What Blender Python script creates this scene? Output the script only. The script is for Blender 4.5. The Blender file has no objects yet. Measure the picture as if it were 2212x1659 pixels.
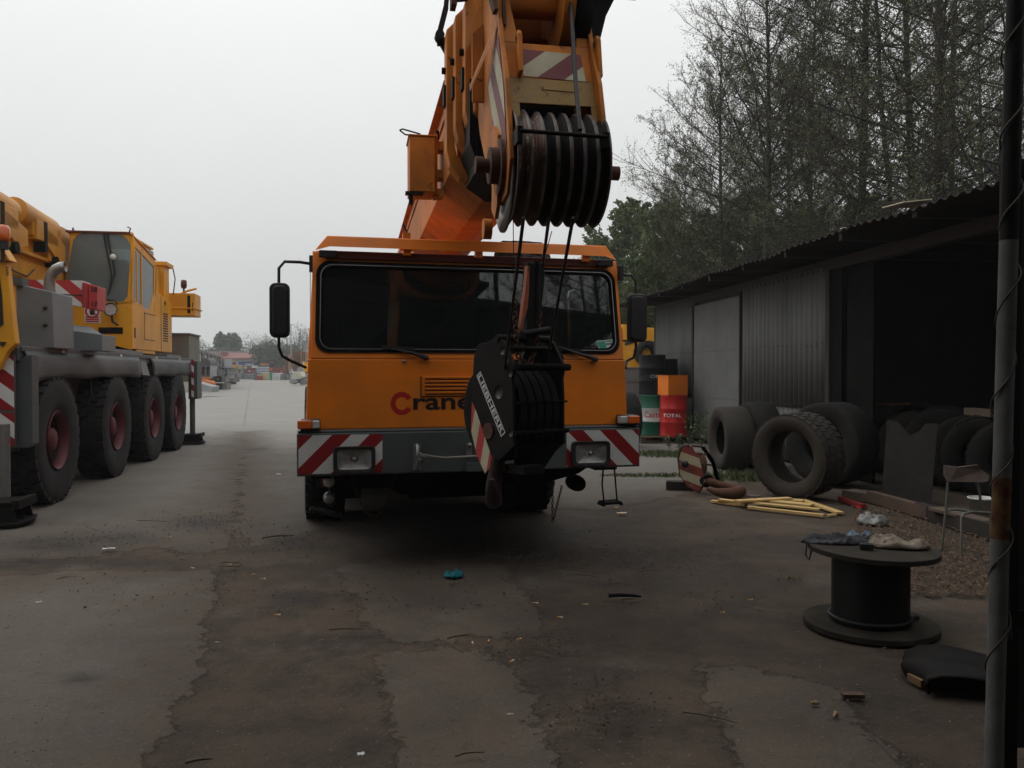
import bpy, math, random
from mathutils import Vector, Matrix
R=math.radians; rnd=random.Random(7)
sc=bpy.context.scene; col=sc.collection
# ---------- camera ----------
F=1790.; CX=1106.; CY=829.5; H=1.55; T=math.atan(28.5/F)
cam=bpy.data.objects.new('camera',bpy.data.cameras.new('camera')); col.objects.link(cam); sc.camera=cam
cam.location=(0,0,H); cam.rotation_euler=(math.pi/2-T,0,0)
cam.data.sensor_width=36; cam.data.lens=36*F/2212; cam.data.clip_end=3000; cam.data.clip_start=.05
# ---------- sky, sun, exposure ----------
SUN_EL,SUN_AZ=R(52),R(-60)
w=bpy.data.worlds.new("World"); sc.world=w; w.use_nodes=True
nt=w.node_tree; N=nt.nodes; N.clear(); L=nt.links
def nn(t,**k):
    n=N.new(t)
    for a,b in k.items(): setattr(n,a,b)
    return n
out=nn('ShaderNodeOutputWorld'); bg=nn('ShaderNodeBackground'); tc=nn('ShaderNodeTexCoord')
sky=nn('ShaderNodeTexSky',sky_type='NISHITA',sun_disc=False,sun_elevation=SUN_EL,sun_rotation=SUN_AZ)
sky.dust_density=6; sky.air_density=1
hs=nn('ShaderNodeHueSaturation'); hs.inputs['Saturation'].default_value=.15; L.new(sky.outputs[0],hs.inputs['Color'])
sep=nn('ShaderNodeSeparateXYZ'); L.new(tc.outputs['Generated'],sep.inputs[0])
rp=nn('ShaderNodeValToRGB'); L.new(sep.outputs['Z'],rp.inputs[0])
e=rp.color_ramp.elements
e[0].position=0;e[0].color=(5.6,5.75,5.7,1)
e[1].position=1;e[1].color=(11.5,11.7,11.8,1)
for p,c in ((.12,6.1),(.28,7.4),(.5,9.2)):
    q=e.new(p);q.color=(c,c*1.013,c*1.01,1)
no=nn('ShaderNodeTexNoise'); no.inputs['Scale'].default_value=2.2; no.inputs['Detail'].default_value=4
L.new(tc.outputs['Generated'],no.inputs['Vector'])
mr=nn('ShaderNodeMapRange'); mr.inputs['To Min'].default_value=.93; mr.inputs['To Max'].default_value=1.06; L.new(no.outputs['Fac'],mr.inputs[0])
vm=nn('ShaderNodeVectorMath',operation='SCALE'); L.new(rp.outputs[0],vm.inputs[0]); L.new(mr.outputs[0],vm.inputs['Scale'])
mx=nn('ShaderNodeMix',data_type='RGBA'); mx.inputs[0].default_value=.88
L.new(hs.outputs[0],mx.inputs[6]); L.new(vm.outputs[0],mx.inputs[7])
L.new(mx.outputs[2],bg.inputs[0]); bg.inputs[1].default_value=.118; L.new(bg.outputs[0],out.inputs[0])
sd=bpy.data.lights.new('sun','SUN'); sd.energy=.5; sd.angle=R(35); sd.color=(1,.97,.93)
sun=bpy.data.objects.new('sun',sd); col.objects.link(sun)
dv=Vector((math.sin(SUN_AZ)*math.cos(SUN_EL),math.cos(SUN_AZ)*math.cos(SUN_EL),math.sin(SUN_EL)))
sun.rotation_euler=dv.to_track_quat('Z','Y').to_euler(); sun.location=(0,0,50)
sc.view_settings.view_transform='Standard'; sc.view_settings.look='None'; sc.view_settings.exposure=0; sc.view_settings.gamma=1
sc.render.resolution_x=1024; sc.render.resolution_y=768
# ---------- measuring helpers: rays of the photograph met with real planes ----------
def ray(px,py):
    x=(px-CX)/F; y=-(py-CY)/F
    return (x, math.cos(T)+y*math.sin(T), y*math.cos(T)-math.sin(T))
def at(px,py,Y):
    r=ray(px,py); k=Y/r[1]; return Vector((r[0]*k,Y,H+r[2]*k))
def gnd(px,py,z=0.):
    r=ray(px,py); k=(z-H)/r[2]; return Vector((r[0]*k,r[1]*k,z))
class Fr:
    def __init__(s,ox,oy,deg):
        s.a=R(deg); s.o=(ox,oy); s.c=math.cos(s.a); s.s=math.sin(s.a)
    def v(s,px,py,v):
        r=ray(px,py); t=(v-s.o[0]*s.s+s.o[1]*s.c)/(-r[0]*s.s+r[1]*s.c)
        x,y=r[0]*t-s.o[0],r[1]*t-s.o[1]; return (x*s.c+y*s.s,H+r[2]*t)
    def u(s,px,py,u):
        r=ray(px,py); t=(u+s.o[0]*s.c+s.o[1]*s.s)/(r[0]*s.c+r[1]*s.s)
        x,y=r[0]*t-s.o[0],r[1]*t-s.o[1]; return (-x*s.s+y*s.c,H+r[2]*t)
    def loc(s,x,y,z=0):
        x-=s.o[0]; y-=s.o[1]; return Vector((x*s.c+y*s.s,-x*s.s+y*s.c,z))
    def g(s,px,py,z=0):
        p=gnd(px,py,z); return s.loc(p.x,p.y,z)
    def W(s,u,v,z=0): return Vector((s.o[0]+u*s.c-v*s.s,s.o[1]+u*s.s+v*s.c,z))
# ---------- objects ----------
def tag(o,label=None,cat=None,group=None,kind=None):
    if label:o['label']=label
    if cat:o['category']=cat
    if group:o['group']=group
    if kind:o['kind']=kind
    return o
def thing(name,label,cat,loc=(0,0,0),rz=0.,group=None):
    o=bpy.data.objects.new(name,None); col.objects.link(o); o.location=loc; o.rotation_euler=(0,0,rz); o.empty_display_size=.2
    return tag(o,label,cat,group)
def fthing(name,label,cat,fr,group=None): return thing(name,label,cat,(fr.o[0],fr.o[1],0),fr.a,group)
def basis(ax):
    ax=Vector(ax).normalized(); h=Vector((0,0,1)) if abs(ax.z)<.9 else Vector((1,0,0))
    a=ax.cross(h).normalized(); return ax,a,ax.cross(a).normalized()
class MB:
    def __init__(s): s.v=[];s.f=[];s.m=[];s.s=[]
    def add(s,vs,fs,mi=0,sm=False):
        b=len(s.v); s.v+= [tuple(p) for p in vs]
        for f in fs: s.f.append([b+i for i in f]); s.m.append(mi); s.s.append(sm)
        return s
    def box(s,x0,x1,y0,y1,z0,z1,mi=0):
        if x0>x1:x0,x1=x1,x0
        if y0>y1:y0,y1=y1,y0
        if z0>z1:z0,z1=z1,z0
        return s.add([(x0,y0,z0),(x1,y0,z0),(x1,y1,z0),(x0,y1,z0),(x0,y0,z1),(x1,y0,z1),(x1,y1,z1),(x0,y1,z1)],
          [(0,3,2,1),(4,5,6,7),(0,1,5,4),(1,2,6,5),(2,3,7,6),(3,0,4,7)],mi)
    def obox(s,c,size,rx=0,ry=0,rz=0,mi=0,M=None):
        m=M or (Matrix.Rotation(rz,3,'Z')@Matrix.Rotation(ry,3,'Y')@Matrix.Rotation(rx,3,'X')); c=Vector(c)
        vs=[c+m@Vector((a*size[0]/2,b*size[1]/2,d*size[2]/2)) for d in(-1,1) for a,b in((-1,-1),(1,-1),(1,1),(-1,1))]
        return s.add(vs,[(0,3,2,1),(4,5,6,7),(0,1,5,4),(1,2,6,5),(2,3,7,6),(3,0,4,7)],mi)
    def beam(s,a,b,wd,ht,mi=0):
        a=Vector(a);b=Vector(b);ax,p,q=basis(b-a)
        if abs(ax.z)<.9: q=ax.cross(p); 
        vs=[c+p*(i*wd/2)+q*(j*ht/2) for c in(a,b) for i,j in((-1,-1),(1,-1),(1,1),(-1,1))]
        return s.add(vs,[(0,1,2,3),(7,6,5,4),(0,4,5,1),(1,5,6,2),(2,6,7,3),(3,7,4,0)],mi)
    def prism(s,pts,off,mi=0,mside=None):
        off=Vector(off);n=len(pts);a=[Vector(p) for p in pts]
        s.add(a+[p+off for p in a],[list(range(n)),list(range(2*n-1,n-1,-1))],mi)
        b=len(s.v)-2*n
        for i in range(n):
            j=(i+1)%n; s.f.append([b+i,b+n+i,b+n+j,b+j]); s.m.append(mi if mside is None else mside); s.s.append(False)
        return s
    def ring(s,outer,inner,off,mi=0):
        off=Vector(off);n=len(outer);a=[Vector(p) for p in outer];c=[Vector(p) for p in inner]
        vs=a+c+[p+off for p in a]+[p+off for p in c];fs=[]
        for i in range(n):
            j=(i+1)%n
            fs+=[(i,j,n+j,n+i),(2*n+j,2*n+i,3*n+i,3*n+j),(j,i,2*n+i,2*n+j),(n+i,n+j,3*n+j,3*n+i)]
        return s.add(vs,fs,mi)
    def tube(s,pts,r,n=8,mi=0,cap=True,sm=True):
        pts=[Vector(p) for p in pts];k=len(pts)
        rs=r if isinstance(r,(list,tuple)) else [r]*k
        vs=[];pa=None
        for i,p in enumerate(pts):
            d=(pts[min(i+1,k-1)]-pts[max(i-1,0)])
            if d.length<1e-9:d=Vector((0,0,1))
            ax,a,b=basis(d)
            if pa is not None:
                a=(pa-ax*pa.dot(ax)); a=a.normalized() if a.length>1e-6 else basis(d)[1]; b=ax.cross(a)
            pa=a
            for j in range(n):
                t=2*math.pi*j/n; vs.append(p+(a*math.cos(t)+b*math.sin(t))*rs[i])
        fs=[(i*n+j,i*n+(j+1)%n,(i+1)*n+(j+1)%n,(i+1)*n+j) for i in range(k-1) for j in range(n)]
        s.add(vs,fs,mi,sm)
        if cap: s.add(vs[:n],[tuple(range(n))[::-1]],mi); s.add(vs[-n:],[tuple(range(n))],mi)
        return s
    def cyl(s,a,b,r,n=16,mi=0,r2=None): return s.tube([a,b],[r,r if r2 is None else r2],n,mi)
    def lathe(s,prof,c,ax,n=32,mi=0,sm=True,closed=False):
        ax,a,b=basis(ax);c=Vector(c);k=len(prof);vs=[]
        for j in range(n):
            t=2*math.pi*j/n;d=a*math.cos(t)+b*math.sin(t)
            for (r,z) in prof: vs.append(c+d*r+ax*z)
        fs=[]
        for j in range(n):
            for i in range(k if closed else k-1):
                i2=(i+1)%k; j2=(j+1)%n
                fs.append((j*k+i,j*k+i2,j2*k+i2,j2*k+i))
        return s.add(vs,fs,mi,sm)
    def build(s,name,mats,parent=None,bevel=0,loc=None):
        me=bpy.data.meshes.new(name); me.from_pydata(s.v,[],s.f)
        if not isinstance(mats,(list,tuple)):mats=[mats]
        for m in mats: me.materials.append(m)
        me.polygons.foreach_set('material_index',s.m); me.polygons.foreach_set('use_smooth',s.s); me.update()
        o=bpy.data.objects.new(name,me); col.objects.link(o)
        if parent:o.parent=parent
        if loc:o.location=loc
        if bevel:
            b=o.modifiers.new('b','BEVEL');b.width=bevel;b.segments=2;b.limit_method='ANGLE';b.angle_limit=R(40)
        return o
def single(name,mb,mats,label,cat,group=None,bevel=0,kind=None):
    return tag(mb.build(name,mats,None,bevel),label,cat,group,kind)
def rrect(x0,x1,y0,y1,r,k=5):
    p=[]
    for cx,cy,a0 in((x1-r,y1-r,0),(x0+r,y1-r,90),(x0+r,y0+r,180),(x1-r,y0+r,270)):
        for i in range(k+1):
            t=R(a0+90*i/k); p.append((cx+r*math.cos(t),cy+r*math.sin(t)))
    return p
def orect(inner,x0,x1,y0,y1):
    o=[];n=len(inner)//4;cor=[(x1,y1),(x0,y1),(x0,y0),(x1,y0)]
    for i,(x,y) in enumerate(inner):
        q=i//n;k=i%n;c=cor[q]
        if k in (n//2-1,n//2):o.append(c)
        elif (k<n//2)==(q%2==0):o.append((c[0],y))
        else:o.append((x,c[1]))
    return o
def clip(poly,a,b,c):   # keep a*x+b*y<=c
    o=[];n=len(poly)
    for i in range(n):
        p,q=poly[i],poly[(i+1)%n];dp=a*p[0]+b*p[1]-c;dq=a*q[0]+b*q[1]-c
        if dp<=0:o.append(p)
        if (dp<0)!=(dq<0) and dp!=dq:
            t=dp/(dp-dq);o.append((p[0]+(q[0]-p[0])*t,p[1]+(q[1]-p[1])*t))
    return o
def stripes(mb,poly,slope,wd,phase,f,mi0=0,mi1=1,th=None):
    """diagonal stripes clipped to a 2-d polygon; f maps (x,y) to 3-d"""
    lo=min(p[0]-slope*p[1] for p in poly);hi=max(p[0]-slope*p[1] for p in poly)
    k=math.floor((lo-phase)/wd)
    while phase+k*wd<hi:
        a=phase+k*wd
        q=clip(clip(poly,1,-slope,a+wd),-1,slope,-a)
        if len(q)>2: mb.add([f(*p) for p in q],[list(range(len(q)))],mi0 if k%2==0 else mi1)
        k+=1
def text(s,size,mat,name,parent,mw,bold=0.,sx=1.,extr=.0008,shear=0):
    cu=bpy.data.curves.new(name,'FONT');cu.body=s;cu.size=size;cu.offset=bold;cu.extrude=extr;cu.align_x='CENTER';cu.align_y='CENTER';cu.shear=shear
    t=bpy.data.objects.new(name,cu);col.objects.link(t);dg=bpy.context.evaluated_depsgraph_get();dg.update()
    me=bpy.data.meshes.new_from_object(t.evaluated_get(dg));bpy.data.objects.remove(t)
    me.transform(Matrix.Diagonal((sx,1,1,1))); me.transform(mw); me.materials.clear();me.materials.append(mat)
    o=bpy.data.objects.new(name,me);col.objects.link(o)
    if parent:o.parent=parent
    return o
def fit(o,mw,w_,h_):
    '''scale lettering to a width and height about the centre of its own plane'''
    inv=mw.inverted();P=[inv@v.co for v in o.data.vertices];x0=min(p.x for p in P);x1=max(p.x for p in P);y0=min(p.y for p in P);y1=max(p.y for p in P)
    for v,p in zip(o.data.vertices,P): v.co=mw@Vector(((p.x-(x0+x1)/2)*w_/(x1-x0),(p.y-(y0+y1)/2)*h_/(y1-y0),p.z))
    return o
def MW(loc,xax,yax):
    x=Vector(xax).normalized();y=Vector(yax);y=(y-x*x.dot(y)).normalized();z=x.cross(y)
    return Matrix(((x.x,y.x,z.x,loc[0]),(x.y,y.y,z.y,loc[1]),(x.z,y.z,z.z,loc[2]),(0,0,0,1)))
def dup(o,parent=None):
    c=o.copy();col.objects.link(c)
    if parent is not None:c.parent=parent
    for ch in list(o.children): dup(ch,c)
    return c
# ---------- materials ----------
def M(name,c,r=.6,met=0,c2=None,s=3.,amt=.6,bump=0.,bs=40.,c3=None,s3=6.,t3=.62,spec=.4,stretch=None,emit=0,alpha=1,trans=0,coat=0,rv=.0):
    m=bpy.data.materials.new(name);m.use_nodes=True;t=m.node_tree;b=t.nodes['Principled BSDF']
    b.inputs['Base Color'].default_value=(*c,1);b.inputs['Roughness'].default_value=r;b.inputs['Metallic'].default_value=met
    b.inputs['Specular IOR Level'].default_value=spec;b.inputs['Coat Weight'].default_value=coat
    if trans:b.inputs['Transmission Weight'].default_value=trans
    if emit:b.inputs['Emission Color'].default_value=(*c,1);b.inputs['Emission Strength'].default_value=emit
    tcn=t.nodes.new('ShaderNodeTexCoord');vec=tcn.outputs['Object']
    if stretch:
        mp=t.nodes.new('ShaderNodeMapping');mp.inputs['Scale'].default_value=stretch;t.links.new(vec,mp.inputs[0]);vec=mp.outputs[0]
    def noise(sc_,d=7,ro=.6):
        n=t.nodes.new('ShaderNodeTexNoise');n.inputs['Scale'].default_value=sc_;n.inputs['Detail'].default_value=d;n.inputs['Roughness'].default_value=ro
        t.links.new(vec,n.inputs['Vector']);return n.outputs['Fac']
    def rng(f,a,b_,lo=0,hi=1):
        n=t.nodes.new('ShaderNodeMapRange');n.inputs[1].default_value=a;n.inputs[2].default_value=b_;n.inputs[3].default_value=lo;n.inputs[4].default_value=hi;t.links.new(f,n.inputs[0]);return n.outputs[0]
    cur=None
    def mix(f,cc):
        nonlocal cur
        n=t.nodes.new('ShaderNodeMix');n.data_type='RGBA';t.links.new(f,n.inputs[0])
        if cur is None:n.inputs[6].default_value=(*c,1)
        else:t.links.new(cur,n.inputs[6])
        n.inputs[7].default_value=(*cc,1);cur=n.outputs[2]
    if c2:
        f=noise(s);mix(rng(f,.38,.68,0,amt),c2)
        if rv: t.links.new(rng(f,.3,.7,r-rv,r+rv),b.inputs['Roughness'])
    if c3: mix(rng(noise(s3,9,.72),t3,t3+.05,0,.9),c3)
    if cur is not None:t.links.new(cur,b.inputs['Base Color'])
    if bump:
        bn=t.nodes.new('ShaderNodeBump');bn.inputs['Strength'].default_value=bump;bn.inputs['Distance'].default_value=.02
        t.links.new(noise(bs,8,.65),bn.inputs['Height']);t.links.new(bn.outputs[0],b.inputs['Normal'])
    return m
orange=M('orange_paint',(.80,.198,.004),.48,c2=(.48,.145,.015),s=1.6,amt=.7,c3=(.09,.035,.015),s3=17,t3=.675,coat=.05,bump=.03,bs=9)
boomor=M('boom_orange',(.53,.170,.020),.62,spec=.2,c2=(.22,.075,.018),s=3.2,amt=.85,c3=(.06,.022,.012),s3=9,t3=.60,bump=.1,bs=30)
headol=M('old_ochre_paint',(.30,.17,.03),.55,c2=(.17,.10,.03),s=4,amt=.8,c3=(.05,.02,.012),s3=12,t3=.6,bump=.15)
darkred=M('dark_red',(.10,.018,.012),.5,c2=(.05,.012,.01))
yellow=M('yellow_paint',(.74,.33,.012),.48,c2=(.46,.21,.02),s=1.8,amt=.7,c3=(.12,.05,.015),s3=11,t3=.70)
yellowd=M('yellow_boom_paint',(.60,.27,.02),.45,c2=(.34,.15,.02),s=1.5,amt=.7,c3=(.06,.03,.015),s3=8,t3=.66)
greyp=M('grey_chassis_paint',(.072,.080,.080),.55,c2=(.042,.047,.047),s=2,amt=.6,c3=(.03,.03,.03),s3=9,t3=.66)
greyb=M('light_grey_box_paint',(.15,.165,.17),.5,c2=(.10,.11,.115),s=3,amt=.6,c3=(.06,.06,.055),s3=15,t3=.66)
black=M('black_plastic',(.012,.012,.013),.5,c2=(.03,.028,.026),s=5,amt=.5)
blacks=M('dirty_black_steel',(.009,.008,.008),.65,c2=(.016,.013,.011),s=5,amt=.8,c3=(.035,.018,.012),s3=12,t3=.68,bump=.1,spec=.12)
under=M('underbody_grime',(.006,.006,.006),.95,spec=.05,c2=(.016,.014,.012),s=4)
rubber=M('tyre_rubber',(.017,.017,.018),.85,spec=.25,c2=(.038,.037,.036),s=4,amt=.6,bump=.15,bs=30)
rubberd=M('old_grey_tyre_rubber',(.015,.0145,.014),.95,spec=.2,c2=(.032,.030,.027),s=3,amt=.7,bump=.25,bs=22)
rubbero=M('dusty_tyre_rubber',(.042,.037,.031),.95,spec=.2,c2=(.065,.060,.052),s=3,amt=.6,bump=.3,bs=20)
flap=M('rubber_flap',(.045,.047,.05),.55,c2=(.085,.085,.085),s=2.5,amt=.7,stretch=(1,.3,2),bump=.3,bs=6)
rimred=M('red_rim_paint',(.10,.012,.02),.6,c2=(.07,.012,.015),s=5,amt=.7)
red=M('stripe_red',(.26,.008,.012),.45,c2=(.18,.01,.012),s=3)
white=M('stripe_white',(.62,.62,.6),.45,c2=(.45,.45,.42),s=3,amt=.6,c3=(.2,.12,.05),s3=14,t3=.7)
redl=M('light_red_paint',(.42,.03,.03),.5,c2=(.3,.03,.03))
redw=M('worn_stripe_red',(.16,.025,.03),.6,c2=(.10,.03,.03),s=5,c3=(.05,.02,.01),s3=14,t3=.62)
whitew=M('worn_stripe_white',(.46,.42,.30),.6,c2=(.33,.27,.15),s=6,amt=.8,c3=(.08,.035,.015),s3=11,t3=.63)
rust=M('rusty_steel',(.10,.04,.02),.85,c2=(.045,.02,.012),s=6,amt=.9,bump=.4,bs=30)
sheavem=M('sheave_steel',(.050,.028,.022),.5,met=.2,c2=(.13,.055,.03),s=4,amt=.9,c3=(.26,.24,.21),s3=7,t3=.58)
steel=M('galvanised_steel',(.30,.30,.29),.4,met=.7,c2=(.2,.19,.18),s=20)
chrome=M('steel_tube',(.55,.55,.54),.25,met=.9)
rope=M('wire_rope',(.016,.015,.014),.5,met=.3,c2=(.04,.035,.03),s=60)
corr=M('fibre_cement_sheet',(.135,.138,.135),.9,spec=.2,c2=(.075,.078,.077),s=1.4,amt=.8,stretch=(1,1,.25),c3=(.05,.05,.045),s3=5,t3=.66,bump=.15,bs=25)
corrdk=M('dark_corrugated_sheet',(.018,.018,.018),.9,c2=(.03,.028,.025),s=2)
roofm=M('roof_sheet',(.022,.020,.019),.95,spec=.1,c2=(.04,.028,.02),s=3,bump=.2)
woodd=M('old_dark_wood',(.022,.018,.015),.9,c2=(.04,.032,.026),s=4,stretch=(1,1,6),bump=.3)
woodf=M('fresh_sawn_wood',(.62,.42,.17),.75,c2=(.45,.28,.10),s=5,amt=.6,stretch=(1,8,8),bump=.1)
woodg=M('weathered_wood',(.10,.075,.055),.9,c2=(.17,.13,.10),s=5,stretch=(1,6,6),bump=.3)
reelw=M('reel_plywood',(.026,.022,.017),.9,spec=.2,c2=(.055,.045,.034),s=5,amt=.7,bump=.25)
def glassm(name,tint,glossy_r=.02,tr=.6,dust_glare=0):
    m=bpy.data.materials.new(name);m.use_nodes=True;t=m.node_tree;t.nodes.clear()
    o=t.nodes.new('ShaderNodeOutputMaterial');g=t.nodes.new('ShaderNodeBsdfGlossy');g.inputs['Roughness'].default_value=glossy_r;g.inputs['Color'].default_value=(1,1,1,1)
    p=t.nodes.new('ShaderNodeBsdfTransparent');p.inputs[0].default_value=(*tint,1);f=t.nodes.new('ShaderNodeFresnel');f.inputs[0].default_value=1.6
    x=t.nodes.new('ShaderNodeMixShader');t.links.new(f.outputs[0],x.inputs[0]);t.links.new(p.outputs[0],x.inputs[1]);t.links.new(g.outputs[0],x.inputs[2]);
    if dust_glare:
        df=t.nodes.new('ShaderNodeBsdfDiffuse');df.inputs[0].default_value=(.24,.28,.28,1);y=t.nodes.new('ShaderNodeMixShader');y.inputs[0].default_value=dust_glare;t.links.new(x.outputs[0],y.inputs[1]);t.links.new(df.outputs[0],y.inputs[2]);t.links.new(y.outputs[0],o.inputs[0])
    else: t.links.new(x.outputs[0],o.inputs[0])
    return m
glass=glassm('window_glass',(.40,.43,.43),dust_glare=.035);glassg=glassm('sheen_green_glass',(.40,.50,.49),dust_glare=.5)  # mixed-in grey paints soft reflection on windscreen, sky haze on green panes
lens=M('lamp_lens',(.50,.48,.47),.3,c2=(.22,.21,.21),s=18,spec=.8,coat=1); reflector=M('lamp_reflector',(.7,.7,.7),.2,met=.9)
amber=M('amber_lens',(.65,.12,.02),.25,coat=.6); ambero=M('amber_beacon',(.55,.10,.01),.25,coat=.6)
blackt=M('black_lettering',(.008,.008,.008),.5);redt=M('red_lettering',(.42,.012,.012),.5);whitet=M('white_lettering',(.62,.62,.6),.5)
interior=M('cab_interior',(.012,.012,.013),.9);fabric=M('seat_fabric',(.02,.02,.022),.95)
# ================= setting: ground =================
Yd=Fr(0,0,17.4)
def G2(l,z=0): return [tuple(gnd(a,b,z)[:2]) for a,b in l]
# outlines of the paving slabs and of the joints between them, as they lie on the ground
g0=Yd.g(520,965)
SL=[[(-4000,1262),(-700,1262),(0,1243),(120,1232),(240,1229),(350,1232),(462,1226),(463,1290),(448,1350),(432,1440),(405,1495),(372,1555),(352,1600),(338,1645),(300,1720),(180,1900),(-3000,1900)],
 [(722,1216),(900,1200),(1090,1215),(1120,1262),(1172,1328),(1160,1368),(1050,1368),(935,1386),(850,1378),(800,1345),(760,1285)],
 [(800,1402),(1040,1395),(1110,1440),(1180,1560),(1230,1700),(880,1760),(865,1620),(835,1500)],
 [(1500,1420),(1780,1470),(1980,1660),(2040,1800),(1650,1800),(1560,1560)],
 [(-3000,1190),(-500,1200),(-100,1215),(150,1205),(330,1180),(440,1192),(485,1185),(498,1140),(512,1075),(521,1000),(534,900),(-3000,900)]]
SL=[G2(p) for p in SL]
q0=Yd.W(-80,22);q1=Yd.W(-80,400);q2=Yd.W(60,400);q3=Yd.W(60,22)
SL.append([q0[:2],q1[:2],q2[:2],q3[:2]])
SL.append(G2([(538,860),(527,1000),(518,1075),(510,1130),(545,1180),(640,1165),(760,1105),(1000,1085),(1300,1100),(1500,1062),(1640,1030),(1800,1010),(1900,960),(1700,860)]))
JL=[G2(p) for p in ([(549,828),(534,900),(524,975),(515,1050),(505,1130),(490,1185)],[(300,908),(420,906),(530,907),(660,906)],[(250,944),(420,943),(525,944),(650,943)],[(200,985),(350,981),(520,978),(650,978)],[(60,1035),(300,1030),(515,1034),(640,1042)],
 [(0,1372),(30,1330),(62,1298),(110,1262),(142,1236)],[(142,1236),(200,1265),(260,1290)],[(250,1290),(240,1350),(220,1420)],[(1370,1030),(1500,1022),(1700,1024)],[(1000,1250),(1060,1300),(1180,1330)],[(1120,1262),(1180,1290),(1260,1400),(1330,1560),(1400,1700)],[(1580,1420),(1700,1500),(1850,1560),(2000,1700)],[(640,1390),(760,1372),(850,1378)],[(0,1492),(40,1498),(70,1492)],[(280,1655),(350,1625),(410,1610)])]
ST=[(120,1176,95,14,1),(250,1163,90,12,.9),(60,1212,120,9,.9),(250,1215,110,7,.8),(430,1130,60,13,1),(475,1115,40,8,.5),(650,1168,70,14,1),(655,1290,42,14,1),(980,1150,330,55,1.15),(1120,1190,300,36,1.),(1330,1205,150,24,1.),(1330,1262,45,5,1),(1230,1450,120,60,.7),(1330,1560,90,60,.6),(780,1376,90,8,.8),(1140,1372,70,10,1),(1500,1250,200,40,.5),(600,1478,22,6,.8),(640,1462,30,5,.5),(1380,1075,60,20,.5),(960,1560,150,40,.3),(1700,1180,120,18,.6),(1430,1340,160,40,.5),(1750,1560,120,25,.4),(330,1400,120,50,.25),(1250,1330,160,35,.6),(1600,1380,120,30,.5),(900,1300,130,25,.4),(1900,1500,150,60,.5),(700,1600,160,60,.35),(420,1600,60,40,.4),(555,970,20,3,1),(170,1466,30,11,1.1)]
import array
def dist_seg(x,y,a,b):
    dx_,dy_=b[0]-a[0],b[1]-a[1];L2=dx_*dx_+dy_*dy_;t=max(0,min(1,((x-a[0])*dx_+(y-a[1])*dy_)/L2)) if L2 else 0
    return math.hypot(x-a[0]-dx_*t,y-a[1]-dy_*t)
def sdist(x,y,P):
    ins=False;d=1e9;n=len(P)
    for i in range(n):
        a,b=P[i],P[(i+1)%n];d=min(d,dist_seg(x,y,a,b))
        if (a[1]>y)!=(b[1]>y) and x<(b[0]-a[0])*(y-a[1])/(b[1]-a[1])+a[0]:ins=not ins
    return d if ins else -d
from mathutils import noise as mn
def axis(rs):
    o=[]
    for a,b,st in rs:
        k=max(1,round((b-a)/st));o+=[a+(b-a)*i/k for i in range(k)]
    return o+[rs[-1][1]]
xs=axis([(-1500,-120,400),(-120,-30,15),(-30,-9,1.5),(-9,-4.5,.3),(-4.5,4.5,.085),(4.5,9,.2),(9,30,1.5),(30,120,15),(120,1500,400)])
ys=axis([(-1500,-60,480),(-60,-6,9),(-6,2.6,.9),(2.6,7,.075),(7,12,.12),(12,22,.35),(22,60,2),(60,150,15),(150,1500,300)])
def gz(x,y):
    if abs(x)>30 or y<-6 or y>40:return -.014
    return -.014+.008*mn.noise(Vector((x*.6,y*.6,0)))+.006*mn.noise(Vector((x*1.7,y*1.7,5)))+.004*mn.noise(Vector((x*5,y*5,9)))
vs=[];A1=[];A2=[];A3=[]
for y in ys:
    for x in xs:
        near=(-14<x<14 and 2<y<60)
        s_=max((sdist(x,y,P) if n_ not in(1,2,3) else min(sdist(x,y,P),.10)) for n_,P in enumerate(SL)) if (y>0 and y<420) else -9
        l_=9;t_=0
        if near:
            l_=min(dist_seg(x,y,P[i],P[i+1]) for P in JL for i in range(len(P)-1))
            if y>2.2:
                px=CX+F*x/y;py=801+F*H/y
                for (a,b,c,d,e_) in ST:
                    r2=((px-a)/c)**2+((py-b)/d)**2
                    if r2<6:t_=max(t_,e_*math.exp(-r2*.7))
        vs.append((x,y,gz(x,y)+(.006*max(0,min(1,s_/.03)) if near else 0)));A1.append(max(-9,min(9,s_)));A2.append(l_);A3.append(t_)
k=len(xs);me=bpy.data.meshes.new('ground');me.from_pydata(vs,[],[(j*k+i,j*k+i+1,(j+1)*k+i+1,(j+1)*k+i) for j in range(len(ys)-1) for i in range(k-1)])
for nm,dt in(('slab',A1),('joint',A2),('stain',A3)):
    at_=me.attributes.new(nm,'FLOAT','POINT');at_.data.foreach_set('value',array.array('f',dt))
me.polygons.foreach_set('use_smooth',[True]*len(me.polygons))
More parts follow.
